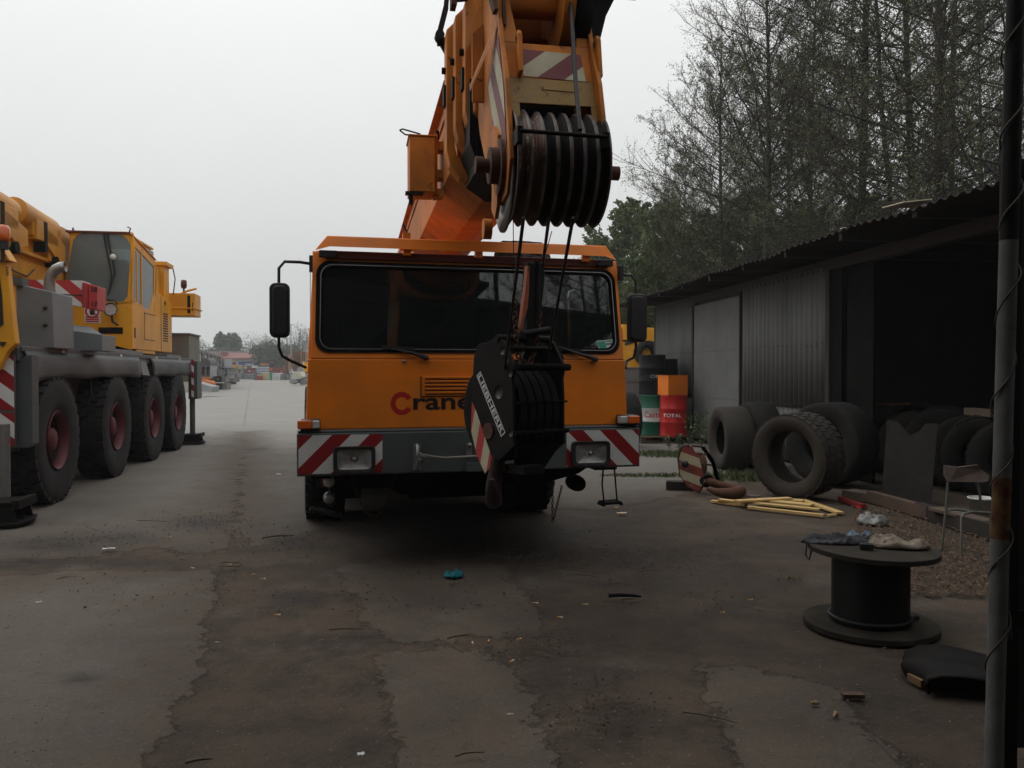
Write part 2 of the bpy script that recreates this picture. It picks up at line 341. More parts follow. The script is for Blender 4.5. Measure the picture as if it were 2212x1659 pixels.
def gmat():
    m=bpy.data.materials.new('ground_dirt_and_concrete');m.use_nodes=True;t=m.node_tree;b=t.nodes['Principled BSDF'];lk=t.links.new
    tcn=t.nodes.new('ShaderNodeTexCoord');V=tcn.outputs['Object']
    def nz(s,d=8,r=.65,dist=0,vec=None):
        n=t.nodes.new('ShaderNodeTexNoise');n.inputs['Scale'].default_value=s;n.inputs['Detail'].default_value=d;n.inputs['Roughness'].default_value=r;n.inputs['Distortion'].default_value=dist;lk(vec or V,n.inputs['Vector']);return n.outputs['Fac']
    def rg(f,a,c,lo=0,hi=1):
        n=t.nodes.new('ShaderNodeMapRange');n.inputs[1].default_value=a;n.inputs[2].default_value=c;n.inputs[3].default_value=lo;n.inputs[4].default_value=hi;lk(f,n.inputs[0]);return n.outputs[0]
    def mx(f,A,B):
        n=t.nodes.new('ShaderNodeMix');n.data_type='RGBA'
        if isinstance(f,float):n.inputs[0].default_value=f
        else:lk(f,n.inputs[0])
        for i,c in((6,A),(7,B)):
            if isinstance(c,tuple):n.inputs[i].default_value=(*c,1)
            else:lk(c,n.inputs[i])
        return n.outputs[2]
    def ma(op,a,c):
        n=t.nodes.new('ShaderNodeMath');n.operation=op
        for i,v in((0,a),(1,c)):
            if isinstance(v,(int,float)):n.inputs[i].default_value=v
            else:lk(v,n.inputs[i])
        return n.outputs[0]
    def attr(nm): n=t.nodes.new('ShaderNodeAttribute');n.attribute_name=nm;return n.outputs['Fac']
    sep=t.nodes.new('ShaderNodeSeparateXYZ');lk(V,sep.inputs[0]);Y=sep.outputs['Y']
    big=nz(.6,5);mid=nz(2.4,9,.72);fine=nz(14,8,.7);vf=nz(60,5,.7)
    # dirt
    d=mx(rg(big,.35,.65),(.105,.077,.055),(.064,.047,.034))
    d=mx(rg(mid,.46,.72,0,.8),d,(.036,.029,.024))
    d=mx(rg(nz(1.3,7,.65,.6),.55,.70,0,.55),d,(.15,.132,.112))
    d=mx(rg(fine,.55,.72,0,.6),d,(.035,.028,.023))
    d=mx(rg(vf,.56,.72,0,.6),d,(.17,.15,.125))
    # concrete, paler grey far out in the yard, darker and browner close by
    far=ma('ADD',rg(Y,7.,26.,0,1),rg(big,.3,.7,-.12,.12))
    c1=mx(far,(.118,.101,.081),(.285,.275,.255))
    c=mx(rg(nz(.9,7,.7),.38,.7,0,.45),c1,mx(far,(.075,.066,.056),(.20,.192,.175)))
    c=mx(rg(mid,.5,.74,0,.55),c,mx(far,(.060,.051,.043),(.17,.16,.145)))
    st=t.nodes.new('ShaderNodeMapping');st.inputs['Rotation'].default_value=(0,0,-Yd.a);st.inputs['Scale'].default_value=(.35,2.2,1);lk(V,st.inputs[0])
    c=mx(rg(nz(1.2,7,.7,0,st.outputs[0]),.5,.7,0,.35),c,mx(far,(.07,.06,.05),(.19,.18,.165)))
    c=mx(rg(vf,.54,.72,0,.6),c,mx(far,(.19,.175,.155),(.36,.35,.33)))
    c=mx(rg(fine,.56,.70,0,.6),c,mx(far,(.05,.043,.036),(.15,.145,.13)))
    br=t.nodes.new('ShaderNodeTexBrick');br.offset=0;br.inputs['Scale'].default_value=1;br.inputs['Brick Width'].default_value=4.4;br.inputs['Row Height'].default_value=6.
    br.inputs['Mortar Size'].default_value=.03;br.inputs['Color1'].default_value=(0,0,0,1);br.inputs['Color2'].default_value=(0,0,0,1);br.inputs['Mortar'].default_value=(1,1,1,1)
    mp=t.nodes.new('ShaderNodeMapping');mp.vector_type='TEXTURE';mp.inputs['Rotation'].default_value=(0,0,Yd.a);mp.inputs['Location'].default_value=Yd.W(g0.x,0);lk(V,mp.inputs[0]);lk(mp.outputs[0],br.inputs['Vector'])
    c=mx(ma('MULTIPLY',rg(br.outputs['Color'],0,1,0,.4),rg(Y,22,26,0,1)),c,(.11,.105,.095))
    # slab outline with a crumbled, partly buried edge
    sd=ma('ADD',attr('slab'),rg(nz(3.2,9,.72),.25,.75,-.14,.14))
    sd=ma('ADD',sd,rg(nz(22,6,.7),.25,.75,-.035,.035))
    edge=rg(sd,-.012,.012)
    dust_glare=rg(ma('ADD',sd,rg(mid,.3,.7,-.35,.35)),.0,.75,.80,.0)   # dirt drifted over the slab near its edge
    c=mx(dust_glare,c,d)
    col_=mx(edge,d,c)
    lip=ma('MULTIPLY',rg(ma('ABSOLUTE',ma('ADD',sd,.012),0),.0,.022,1,0),rg(mid,.45,.6,.0,.8))
    col_=mx(lip,col_,(.022,.018,.015))
    jl=ma('ADD',attr('joint'),rg(nz(9,6,.7),.3,.7,-.012,.012));jw=rg(Y,4,16,.010,.035)
    jm=ma('MULTIPLY',ma('LESS_THAN',jl,jw),rg(nz(2,5),.4,.55,.35,1));col_=mx(ma('MULTIPLY',jm,.75),col_,mx(far,(.022,.018,.015),(.10,.095,.085)))
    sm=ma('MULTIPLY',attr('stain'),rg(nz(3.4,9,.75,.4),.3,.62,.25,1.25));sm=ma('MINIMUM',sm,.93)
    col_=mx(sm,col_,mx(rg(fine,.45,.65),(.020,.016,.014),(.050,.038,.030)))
    lk(col_,b.inputs['Base Color']);b.inputs['Specular IOR Level'].default_value=.25
    lk(rg(sm,0,1,.92,.7),b.inputs['Roughness'])
    bn=t.nodes.new('ShaderNodeBump');bn.inputs['Strength'].default_value=.9;bn.inputs['Distance'].default_value=.03
    rough=ma('ADD',ma('MULTIPLY',mid,.9),ma('MULTIPLY',nz(34,7,.72),.7));soft=ma('MULTIPLY',nz(40,8,.7),.28)
    hn=t.nodes.new('ShaderNodeMix');hn.data_type='FLOAT';lk(edge,hn.inputs[0]);lk(rough,hn.inputs[2]);lk(ma('ADD',soft,.9),hn.inputs[3])
    hh=ma('SUBTRACT',hn.outputs[0],ma('MULTIPLY',jm,.25));lk(hh,bn.inputs['Height']);lk(bn.outputs[0],b.inputs['Normal'])
    return m
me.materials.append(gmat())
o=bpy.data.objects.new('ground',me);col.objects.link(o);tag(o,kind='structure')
# ================= tyre builder =================
def tyre_mb(Rr=.73,Wd=.40,ri=.33,lug=True,n=36,c=(0,0,0),ax=(1,0,0),mb=None,lug_h=.022,worn=False):
    mb=mb or MB();h=Wd/2
    prof=[(ri,-h*.72),(ri+.02,-h*.86),(ri+(Rr-ri)*.35,-h*1.0),(ri+(Rr-ri)*.7,-h*1.02),(Rr*.95,-h*.98),(Rr*.982,-h*.90),(Rr*.99,0),(Rr*.982,h*.90),(Rr*.95,h*.98),(ri+(Rr-ri)*.7,h*1.02),(ri+(Rr-ri)*.35,h*1.0),(ri+.02,h*.86),(ri,h*.72),(ri-.012,h*.66),(ri+.03,h*.5),(Rr*.9,h*.6),(Rr*.9,-h*.6),(ri+.03,-h*.5),(ri-.012,-h*.66)]
    mb.lathe(prof,c,ax,48,0,True,closed=True)
    if lug:
        a0,a,b=basis(ax);C=Vector(c)
        for j in range(n):
            for row,(z0,wz,ph,tl) in enumerate(((-.74,.44,0,.25),(-.26,.40,.5,-.3),(.26,.40,0,.3),(.74,.44,.5,-.25))):
                t=2*math.pi*(j+ph)/n
                d=a*math.cos(t)+b*math.sin(t);tg=-a*math.sin(t)+b*math.cos(t)
                M3=Matrix((a0+tg*tl,tg,d)).transposed()
                mb.obox(C+d*(Rr*.985 if row in(0,3) else Rr*.992)+a0*(z0*h),(h*wz,2*math.pi*Rr/n*.72,lug_h*2),M=M3)
    return mb
# ================= central mobile crane =================
A=Fr(-.2715,6.433,14)
cr=fthing('mobile_crane','orange mobile crane facing the camera head on, red and black lettering under its windscreen','mobile crane',A)
def cz(z): return .12+max(0,z-1.64)*.157     # front face leans back above the waist
def fp(u,z,d=0): return (u,cz(z)+d,z)
# cab body
m=MB()
m.prism([(-1.292,.12,1.105),(1.296,.12,1.105),(1.274,.12,1.64),(-1.272,.12,1.64)],(0,.04,0))
inn=rrect(-1.2,1.21,1.70,2.385,.09);out_=orect(inn,-1.245,1.255,1.641,2.47)
tw=lambda u,z:(u*(1+(.018*(1.64+.4-z))),z)
m.ring([fp(*tw(*p)) for p in out_],[fp(*tw(*p)) for p in inn],(0,.045,.0))
m.box(-1.29,1.296,.162,1.95,1.105,1.15)             # floor
m.prism([(-1.215,.252,2.44),(1.225,.252,2.44),(1.225,1.95,2.46),(-1.215,1.95,2.46)],(0,0,.035))  # roof
for sg in(-1,1):
    w0=rrect(.42,1.55,1.72,2.34,.07);o0=orect(w0,.163,1.95,1.106,2.44)
    X=lambda z:sg*(1.288-.045*max(0,z-1.64)/.8-.016*min(1,(z-1.1)/.54))
    m.ring([(X(z),max(v,cz(z)+.046),z) for v,z in o0],[(X(z),v,z) for v,z in w0],(-sg*.035,0,0))
wb=rrect(.35,1.1,1.70,2.30,.06);ob=orect(wb,-1.21,1.21,1.152,2.44)
m.ring([(x,1.94,z) for x,z in ob],[(x,1.94,z) for x,z in wb],(0,-.03,0))
cab=m.build('cab',orange,cr,bevel=.012)
# rubber seal, bright trim, glass
m=MB();i2=rrect(-1.165,1.175,1.735,2.35,.08);o2=rrect(-1.215,1.225,1.69,2.395,.10)
m.ring([fp(*tw(*p),-.012) for p in o2],[fp(*tw(*p),-.012) for p in i2],(0,.03,0));ws=m.build('windscreen_seal',under,cr)
m=MB();i3=rrect(-1.178,1.188,1.720,2.365,.085);o3=rrect(-1.183,1.193,1.715,2.370,.09)
m.ring([fp(*tw(*p),-.018) for p in o3],[fp(*tw(*p),-.018) for p in i3],(0,.01,0));m.build('bright_trim',steel,ws)
m=MB();m.prism([fp(*tw(*p),.008) for p in rrect(-1.168,1.178,1.732,2.353,.08)],(0,.005,0));m.build('windscreen',glass,cr)
for sg in(-1,1):
    m=MB();m.box(sg*1.255,sg*1.25,.43,1.54,1.73,2.33);m.build('side_window',glass,cr)
# interior
m=MB();m.box(-1.2,1.2,.3,.62,1.15,1.62);m.box(-1.2,1.2,.25,.75,1.60,1.66);m.box(-1.2,1.2,1.85,1.93,1.16,1.7);m.box(-1.2,.98,1.88,1.93,1.7,2.43);m.box(-1.2,1.2,.3,1.9,2.405,2.43)
m.build('interior_lining',interior,cr)
for x in(-.75,.55):
    m=MB();m.box(x-.25,x+.25,1.05,1.5,1.45,1.6);m.box(x-.24,x+.24,1.45,1.6,1.6,2.15);m.box(x-.13,x+.13,1.47,1.58,2.17,2.33);m.build('seat',fabric,cr,bevel=.04)
m=MB();c=Vector((-.7,.72,1.72));aa,a1,a2=basis((0,.5,.85));m.tube([c+(a1*math.cos(t)+a2*math.sin(t))*.22 for t in [2*math.pi*i/24 for i in range(25)]],.015,6);m.cyl(c,c-aa*.35,.03);m.build('steering_wheel',black,cr)
# roof edge, marker lamps, roof guard plate
m=MB();m.box(-1.14,1.16,.215,.26,2.412,2.474);m.build('shaded_roof_edge',darkred,cr,bevel=.006)  # dark red paints the shaded underside of the orange gutter
for x in(-1.12,1.12): 
    m=MB();m.box(x-.07,x+.07,.17,.22,2.415,2.47);m.build('marker_lamp',black,cr,bevel=.01)
m=MB()
lo=[(-1.215,.16,2.465),(-1.11,.13,2.492),(1.10,.13,2.492),(1.205,.16,2.470)];hi=[(-1.205,.20,2.482),(-1.128,.155,2.570),(1.118,.155,2.574),(1.2,.20,2.49)]
for k in range(3): m.prism([lo[k],lo[k+1],hi[k+1],hi[k]],(0,.008,.008))
m.build('roof_guard_plate',orange,cr)
for x in (-.52,.95,.05):
    m=MB();m.box(x-.03,x+.03,.16,.2,2.45,2.52);m.build('guard_bracket',orange,cr)
m=MB();m.box(-.55,-.49,.2,.24,2.49,2.63);m.box(-.57,-.45,.2,.22,2.49,2.57);m.build('roof_bracket',orange,cr)
# vent grille
m=MB();m.box(-.415,.19,.112,.121,1.352,1.508)
for i in range(5):
    z=1.37+i*.029; m.prism([(-.39,.113,z),(.165,.113,z),(.165,.094,z+.004),(-.39,.094,z+.004)],(0,0,.017))
m.build('vent_grille',orange,cr,bevel=.003)
m=MB();m.box(-.425,.2,.1165,.119,1.345,1.352);m.box(-.425,-.417,.1165,.119,1.352,1.51);[m.box(-.39,.165,.108,.111,1.387+i*.029,1.396+i*.029) for i in range(4)];m.build('grille_shadow_gap',black,cr)
# lettering
tf=lambda x,z:MW((x,.1175,z),(1,0,0),(0,0,1))
m=MB();P=[];n=26
for i in range(n+1):
    t=R(30+ (330-30)*i/n);P.append((math.cos(t),math.sin(t)))
for i in range(n):
    (a,b),(c_,d)=P[i],P[i+1];f=lambda x,z,k:(-.570+x*k*1.04,.1185,1.297+z*k*1.09)
    m.add([f(a,b,.083),f(c_,d,.083),f(c_,d,.046),f(a,b,.046)],[(0,1,2,3)])
m.build('lettering',redt,cr)
fit(text('rane',.175,blackt,'lettering',cr,tf(-.247,1.292),bold=.0035,sx=1.38),tf(-.247,1.292),.468,.092)
fit(text('r',.175,blackt,'lettering',cr,tf(.05,1.292),bold=.0035,sx=1.38),tf(.05,1.292),.085,.090)
# bumper
m=MB();m.box(-1.357,1.357,0,.42,.768,1.086);m.box(-1.35,1.35,.015,.40,1.086,1.105);bump=m.build('bumper',greyp,cr,bevel=.014)
for sg in(-1,1):
    m=MB();x0,x1=(-1.345,-.73) if sg<0 else (.728,1.345)
    stripes(m,[(x0,.785),(x1,.785),(x1,1.072),(x0,1.072)],-sg*1.0,.139,x0-.785*(-sg)+(.095 if sg<0 else .012),lambda x,z:(x,-.003,z),0 if sg<0 else 0,1)
    m.build('stripe_panel',[white,red] if sg<0 else [red,white],bump)
for x0,x1 in((-1.095,-.785),(.765,1.085)):
    m=MB();o_=rrect(x0,x1,.792,.985,.03);i_=rrect(x0+.03,x1-.03,.815,.963,.03)
    m.ring([(x,-.045,z) for x,z in o_],[(x,-.04,z) for x,z in i_],(0,.06,0));hl=m.build('headlight',black,bump,bevel=.004)
    m=MB();cx=(x0+x1)/2
    kk=rrect(x0+.03,x1-.03,.815,.963,.03)
    rings=[[(cx+(x-cx)*s_,-.034+dy,.889+(z-.889)*s_) for x,z in kk] for s_,dy in((1,0),(.86,.007),(.6,.016),(.22,.026))]
    for q in range(3):
        nn_=len(kk);m.add(rings[q]+rings[q+1],[(i,(i+1)%nn_,nn_+(i+1)%nn_,nn_+i) for i in range(nn_)],0,True)
    m.lathe([(.001,-.018),(.016,-.012),(.02,.01)],(cx,-.012,.889),(0,1,0),12);m.build('lens',M('reflector_glass',(.26,.25,.24),.22,c2=(.11,.105,.10),s=14,amt=.9,coat=.8,bump=.25,bs=60),hl)
for x0,x1,am in((-1.352,-1.18,-1),(1.16,1.345,1)):
    m=MB();m.box(x0+.02,x1-.005,-.01,.1,1.105,1.19);tl=m.build('turn_signal',black,bump,bevel=.012)
    mid=x0+.105 if am<0 else x1-.1
    m=MB();m.box(x0 if am<0 else mid,mid if am<0 else x1,-.028,.06,1.122,1.185);m.build('amber_lens',amber,tl,bevel=.008)
    m=MB();m.box(mid+.002 if am<0 else x0+.012,x1-.01 if am<0 else mid-.002,-.026,.04,1.124,1.183);m.build('clear_lens',lens,tl,bevel=.008)
# tow eye, cable bracket
m=MB();m.tube([(-.47,-.01,.985),(-.47,-.045,.975),(-.47,-.045,.83),(-.47,-.01,.80)],.014);m.box(-.50,-.44,-.006,.02,.79,.99);m.build('tow_eye',steel,bump)
m=MB();m.box(-.09,-.05,-.05,0,.89,.99);m.lathe([(.0,-.02),(.016,-.02),(.016,.02),(0,.02)],(-.07,-.06,.98),(0,1,0),10);m.build('bracket',steel,bump)
m=MB();m.box(-.09,.03,-.05,0,.775,.84);m.build('number_plate_bracket',greyp,bump)
# wipers
for (a,b,c_) in(((-.384,1.655),(-.50,1.69),(-.63,1.715)),((1.003,1.648),(.87,1.685),(.66,1.755))):
    m=MB();m.tube([fp(a[0]+.01,a[1]-.01,-.04),fp(a[0]-.04,a[1]+.01,-.045),fp(*b,-.04),fp(*c_,-.03)],[.019,.018,.012,.006],8);m.lathe([(0,0),(.022,0),(.022,.05),(0,.05)],fp(a[0],a[1]-.004,-.045),(0,1,0),10)
    m.beam(fp(b[0]-.22,b[1]+.045,-.03),fp(b[0]+.02,b[1]+.03,-.03),.012,.02);m.build('wiper',black,cr)
m=MB();m.lathe([(0,-.012),(.014,-.012),(.014,.01)],(-.553,.115,1.625),(0,1,0),10);m.build('washer_nozzle',steel,cr)
# mirrors
for sg in(-1,1):
    xm=-1.468 if sg<0 else 1.39; vv=.0 if sg<0 else .2
    m=MB();zt=2.33
    m.tube([(sg*1.25,.16,zt+.03),(sg*1.33,vv+.04,zt+.025),(xm-.0*sg-sg*.03,vv,zt+.02),(xm+sg*.01,vv,zt-.03),(xm+sg*.012,vv,2.0),(xm+sg*.012,vv,1.72),(xm-sg*.01,vv,1.66),(xm-sg*.06,vv+.03,1.63),(sg*1.29,.15,1.575)],.0115,8)
    m.box(sg*1.235,sg*1.262,.13,.2,2.30,2.42);mr_=m.build('mirror_arm',black,cr)
    m=MB();x0,x1=(-1.545,-1.40) if sg<0 else (1.31,1.485)
    m.prism([(x,vv-.015,z) for x,z in rrect(x0,x1,1.79,2.19,.045)],(0,-.035,0));m.prism([(x,vv-.05,z) for x,z in rrect(x0+.02,x1-.02,1.81,2.17,.04)],(0,-.02,0))
    mi=m.build('mirror',black,cr,bevel=.012)
    m=MB();m.prism([(x,vv-.0145,z) for x,z in rrect(x0+.012,x1-.012,1.80,2.18,.04)],(0,.004,0));m.build('mirror_glass',chrome,mi)
# windscreen paper sticker, inside the glass
m=MB();m.prism([fp(1.035,1.795,.005),fp(1.175,1.81,.005),fp(1.19,1.735,.005),fp(1.055,1.722,.005)],(0,.001,0));s_=m.build('paper_sticker',M('paper',(.65,.68,.66),.8),cr)
m=MB();m.prism([fp(1.04,1.790,.003),fp(1.105,1.797,.003),fp(1.122,1.735,.003),fp(1.06,1.730,.003)],(0,.0005,0));m.prism([fp(1.108,1.797,.003),fp(1.172,1.805,.003),fp(1.175,1.795,.003),fp(1.11,1.788,.003)],(0,.0005,0));m.build('green_print',M('green_print',(.05,.30,.20),.8),s_)
text('HOCH',.022,blackt,'lettering',s_,MW(fp(1.148,1.772,.003),(1,0.0,.1),(0,.157,1)),bold=.001)
# steps
for sg,x0 in((-1,-1.225),(1,1.14)):
    m=MB()
    if sg<0: pp=[(x0-.03,.3,.48),(x0+.20,.22,.43)]
    else: pp=[(x0-.02,.26,.44),(x0+.16,.32,.435)]
    a,b=Vector(pp[0]),Vector(pp[1])
    for d in(-.06,-.02,.02,.06): m.beam(a+Vector((0,d,0)),b+Vector((0,d,0)),.014,.022)
    m.beam(a+Vector((0,-.07,-.012)),a+Vector((0,.07,-.012)),.02,.02);m.beam(b+Vector((0,-.07,-.012)),b+Vector((0,.07,-.012)),.02,.02)
    m.tube([a+(b-a)*.15,a+(b-a)*.1+Vector((-.01,0,.15)),a+(b-a)*.12+Vector((0,0,.34))],.007,6)
    m.tube([a+(b-a)*.9,a+(b-a)*.85+Vector((0,0,.08)),a+(b-a)*(.7)+Vector((0,0,.34))],.007,6);m.build('step',blacks,cr)
# chassis and underbody
m=MB();m.box(-1.22,1.22,.42,1.9,.80,1.10);m.box(-1.25,-1.1,.1,.4,.735,.768);m.box(1.0,1.2,.1,.4,.735,.768)
m.prism([(-.95,.3,.76),(.05,.3,.76),(-.35,.3,.56),(-.55,.3,.56)],(0,.06,0));m.box(-1.0,.95,.3,1.2,.70,.766);m.box(-.42,.42,.8,11,.45,.95);m.box(-1.15,1.15,3.3,11,.75,1.35);m.box(-.85,.85,1.0,11,.52,.80)  # lowest wide box fills the underside to deepen the shade on the ground
m.prism([(.35,.35,.77),(1.1,.35,.77),(.95,.35,.68),(.7,.35,.62),(.45,.35,.60)],(0,.3,0));m.box(.55,.72,.5,.9,.36,.6);m.box(-1.1,-.85,.6,1.0,.5,.76)
m.tube([(-1.1,2.7,.66),(1.1,2.7,.66)],.12,12);m.box(-1.2,1.2,1.95,3.2,1.05,1.25);m.build('chassis',under,cr,bevel=.01)
m=MB();m.lathe([(0,-.1),(.06,-.1),(.068,-.05),(.068,.05),(.06,.1),(0,.1)],(.93,.38,.60),(0,1,0),16);m.build('air_tank',blacks,cr)
m=MB();m.prism([(-1.19,.22,.76),(-1.09,.22,.76),(-1.09,.22,.66),(-1.17,.22,.66)],(0,.02,0));m.build('fog_lamp_bracket',redl,cr)
for z in(.70,.57):
    m=MB();m.lathe([(0,-.045),(.03,-.04),(.045,-.01),(.045,.05),(0,.05)],(-1.12,.2,z),(0,1,0),14);m.build('fog_lamp',lens if z>.6 else steel,cr)
for v in(2.75,4.4,7.6,9.3):
    for sg in(-1,1):
        w_=tyre_mb(.64,.40,.30,v<4,30,(sg*1.10,v,.64)).build('tyre',rubber,cr)
        m=MB();m.lathe([(.30,-.15),(.29,0),(.26,.02),(.12,.03),(.12,.10),(0,.10)],(sg*1.10,v,.64),(sg,0,0),24);m.build('rim',rimred,w_)
m=MB();m.box(-1.2,1.2,3.4,11,1.35,1.5);m.box(-1.2,-.4,3.4,6,1.5,2.1);m.box(-1.1,1.1,8,11,1.5,2.3);m.build('deck',orange,cr)
w_=tyre_mb(.64,.42,.30,True,28,(.93,2.28,2.27)).build('spare_tyre',rubberd,cr)
# hanging safety chain under the bumper
def chain(mb,a,b,r=.006,Ls=.03,sag=0.):
    a=Vector(a);b=Vector(b);n=max(2,int((b-a).length*(1+sag)/ (Ls*.8)))
    for i in range(n):
        t0=i/n;t1=(i+1)/n
        P0=a.lerp(b,t0)-Vector((0,0,sag*4*t0*(1-t0)));P1=a.lerp(b,t1)-Vector((0,0,sag*4*t1*(1-t1)))
        ax,p,q=basis(P1-P0);p=p if i%2 else q;cc=(P0+P1)/2;l=(P1-P0).length*.62
        pts=[cc+ax*(l*math.cos(t))+p*(r*1.9*math.sin(t)) for t in [2*math.pi*k/8 for k in range(9)]]
        mb.tube(pts,r*.75,5,cap=False)
m=MB();chain(m,(.72,.35,.60),(.71,.33,.28),.005,.03);chain(m,(.80,.35,.58),(.72,.33,.30),.005,.03);m.build('safety_chain',rust,cr)
m=MB();chain(m,(-.95,.3,.74),(-.6,.3,.72),.004,.03,.33);m.build('safety_chain',rust,cr)
# ---------- boom of the central crane ----------
B1=Fr(0,0,10.4)
bo=lambda u,v,z:cr_inv@Vector(B1.W(u,v,z))
cr_inv=(Matrix.Translation((A.o[0],A.o[1],0))@Matrix.Rotation(A.a,4,'Z')).inverted()
def bbuild(mb,name,mats,parent=cr,bevel=0):
    mb.v=[tuple(bo(*p)) for p in mb.v];return mb.build(name,mats,parent,bevel)
def bsec(u0,u1,z0,z1,ch,cv):  # boom cross-section with a chamfered belly
    return [(u0,z1),(u0,z0+cv),(u0+ch,z0),(u1-ch,z0),(u1,z0+cv),(u1,z1)]
m=MB();m.prism([(u,5.3,z) for u,z in bsec(.614,1.262,2.75,3.50,.24,.17)],(0,9.5,0))
m.box(.60,.614,5.4,14,3.36,3.40);m.box(.56,.64,5.6,13,3.497,3.51)
boom=bbuild(m,'boom',boomor,bevel=.02)
m=MB();m.box(.5,1.4,11,15,1.6,2.75);m.box(.3,1.6,12.5,15,1.5,3.2);bbuild(m,'turntable_housing',orange)
# section collars, outermost first
for u0,u1,z0,z1,v0,v1,ch in((.530,1.35,2.665,3.70,5.12,5.26,.22),(.566,1.31,2.80,3.72,4.96,5.10,.18),(.604,1.27,2.88,3.74,4.80,4.94,.16)):
    op=[(u0+.05,z1),(u0,z1-.05),(u0,z0+ch*1.15),(u0+ch*.10,z0+ch*.72),(u0+ch*.38,z0+ch*.36),(u0+ch*.75,z0+ch*.12),(u0+ch*1.2,z0+.005),((u0+u1)/2,z0),(u1-ch*1.2,z0+.005),(u1-ch*.75,z0+ch*.12),(u1-ch*.38,z0+ch*.36),(u1-ch*.10,z0+ch*.72),(u1,z0+ch*1.15),(u1,z1-.05),(u1-.05,z1),((u0+u1)/2,z1)]
    cu=(u0+u1)/2;cz_=(z0+z1)/2
    ip=[(cu+(u-cu)*.88,cz_+(z-cz_)*.90) for u,z in op]
    m=MB();m.ring([(u,v0,z) for u,z in op],[(u,v0,z) for u,z in ip],(0,v1-v0,0));cl=bbuild(m,'section_collar',boomor,bevel=.006)
    m=MB();m.lathe([(0,-.012),(.022,-.012),(.022,.02)],(u0-.002,(v0+v1)/2,3.42),(-1,0,0),8);m.box(u0-.014,u0,v0+.03,v1-.03,3.2,3.32);bbuild(m,'wear_pad_bolt',blacks,cl)
for k,(u0,u1,z0,v0,v1) in enumerate(((.64,1.24,2.90,4.66,5.3),(.67,1.21,2.95,4.5,5.3))):
    m=MB();m.prism([(u,v0,z) for u,z in bsec(u0,u1,z0,3.62-.03*k,.14,.12)],(0,v1-v0,0));bbuild(m,'inner_section',boomor,bevel=.01)
m=MB();m.prism([(u,4.7,z) for u,z in ((.66,2.94),(.66,2.70),(.78,2.62),(1.08,2.62),(1.2,2.70),(1.2,2.94))],(0,.5,0));m.prism([(.622,4.73,3.22),(.622,4.73,2.86),(.66,4.73,2.76),(.72,4.73,2.74),(.72,4.73,3.22)],(0,.42,0));bbuild(m,'belly_block',blacks)  # black blocks filling the dark region under the boom's front sections
# boom head: two side cheeks, front plates
left=[(4.72,3.72),(4.72,3.05),(4.60,2.86),(4.35,2.62),(4.1,2.42),(3.92,2.34),(3.74,2.36),(3.66,2.50),(3.70,2.66),(3.78,2.90),(3.90,3.10),(3.98,3.26),(4.0,3.72)]
for nm,ux in(('head_cheek',.662),('head_cheek',1.105)):
    m=MB();m.prism([(ux,v,z) for v,z in left],(.022,0,0));ck=bbuild(m,nm,boomor,bevel=.004)
    if ux<.7:
        m=MB();mp=[(3.985,3.10),(3.90,2.98),(3.775,2.70),(3.74,2.58),(3.80,2.56),(4.06,2.92)]
        stripes(m,[(v,z) for v,z in [(3.955,3.17),(3.80,2.84),(3.735,2.58),(3.84,2.50),(4.06,2.70),(4.27,3.02)]],.9,.13,1.2,lambda v,z:(.6585,v,z))
        bbuild(m,'stripe_panel',[whitew,redw],ck)
        m=MB();m.prism([(.58,4.16,3.02),(.58,4.20,3.02),(.66,4.05,3.24),(.66,4.01,3.22)],(0,-.02,0));m.prism([(.575,4.35,3.02),(.66,4.0,3.22),(.66,4.02,3.24),(.575,4.37,3.04)],(0,0,.02));bbuild(m,'stiffener_rib',boomor,ck)
        m=MB();m.prism([(.60,4.45,3.0),(.66,4.45,3.0),(.66,4.45,3.42),(.60,4.45,3.36)],(0,.02,0));m.prism([(.58,4.6,3.32),(.66,4.5,3.42),(.66,4.46,3.60),(.58,4.56,3.58)],(0,.02,0));bbuild(m,'stiffener_rib',boomor,ck)
def hv(z): return 3.70+(z-2.53)*.41
fpl=lambda u,z,d=0:(u,hv(z)+d,z)
m=MB();m.prism([fpl(.684,2.935),fpl(1.105,2.935),fpl(1.105,3.13),fpl(.684,3.13)],(0,.02,0))
m.prism([fpl(.684,3.13),fpl(.76,3.13),fpl(.735,3.33),fpl(.684,3.75)],(0,.02,0));m.prism([fpl(1.045,3.13),fpl(1.105,3.13),fpl(1.105,3.6),fpl(1.075,3.5)],(0,.02,0))
m.box(.684,1.105,4.42,4.45,2.9,3.6)
fr_=bbuild(m,'head_front_plate',boomor,bevel=.004)
m=MB();stripes(m,[(.765,2.945),(1.070,2.935),(1.058,3.085),(.75,3.095)],1.25,.135,-2.98,lambda u,z:fpl(u,z,-.003),0,1);bbuild(m,'stripe_panel',[whitew,redw],fr_)
m=MB();m.prism([fpl(.684,2.80),fpl(1.105,2.80),fpl(1.105,2.935),fpl(.684,2.935)],(0,.03,0));m.prism([fpl(.684,2.56),fpl(.735,2.58),fpl(.735,2.80),fpl(.684,2.80)],(0,.02,0));m.prism([fpl(1.080,2.62),fpl(1.105,2.60),fpl(1.105,2.80),fpl(1.080,2.80)],(0,.02,0))
m.prism([fpl(.85,2.885,-.004),fpl(1.02,2.88,-.004),fpl(1.02,2.872,-.004),fpl(.85,2.877,-.004)],(0,.004,0));bbuild(m,'head_lower_plate',headol,bevel=.004)
m=MB();m.box(.69,1.100,4.2,4.24,2.55,2.9);m.prism([(.69,4.24,2.6),(1.100,4.24,2.6),(1.100,4.24,3.1),(.69,4.24,3.1)],(0,.02,0));bbuild(m,'head_back_plate',blacks)
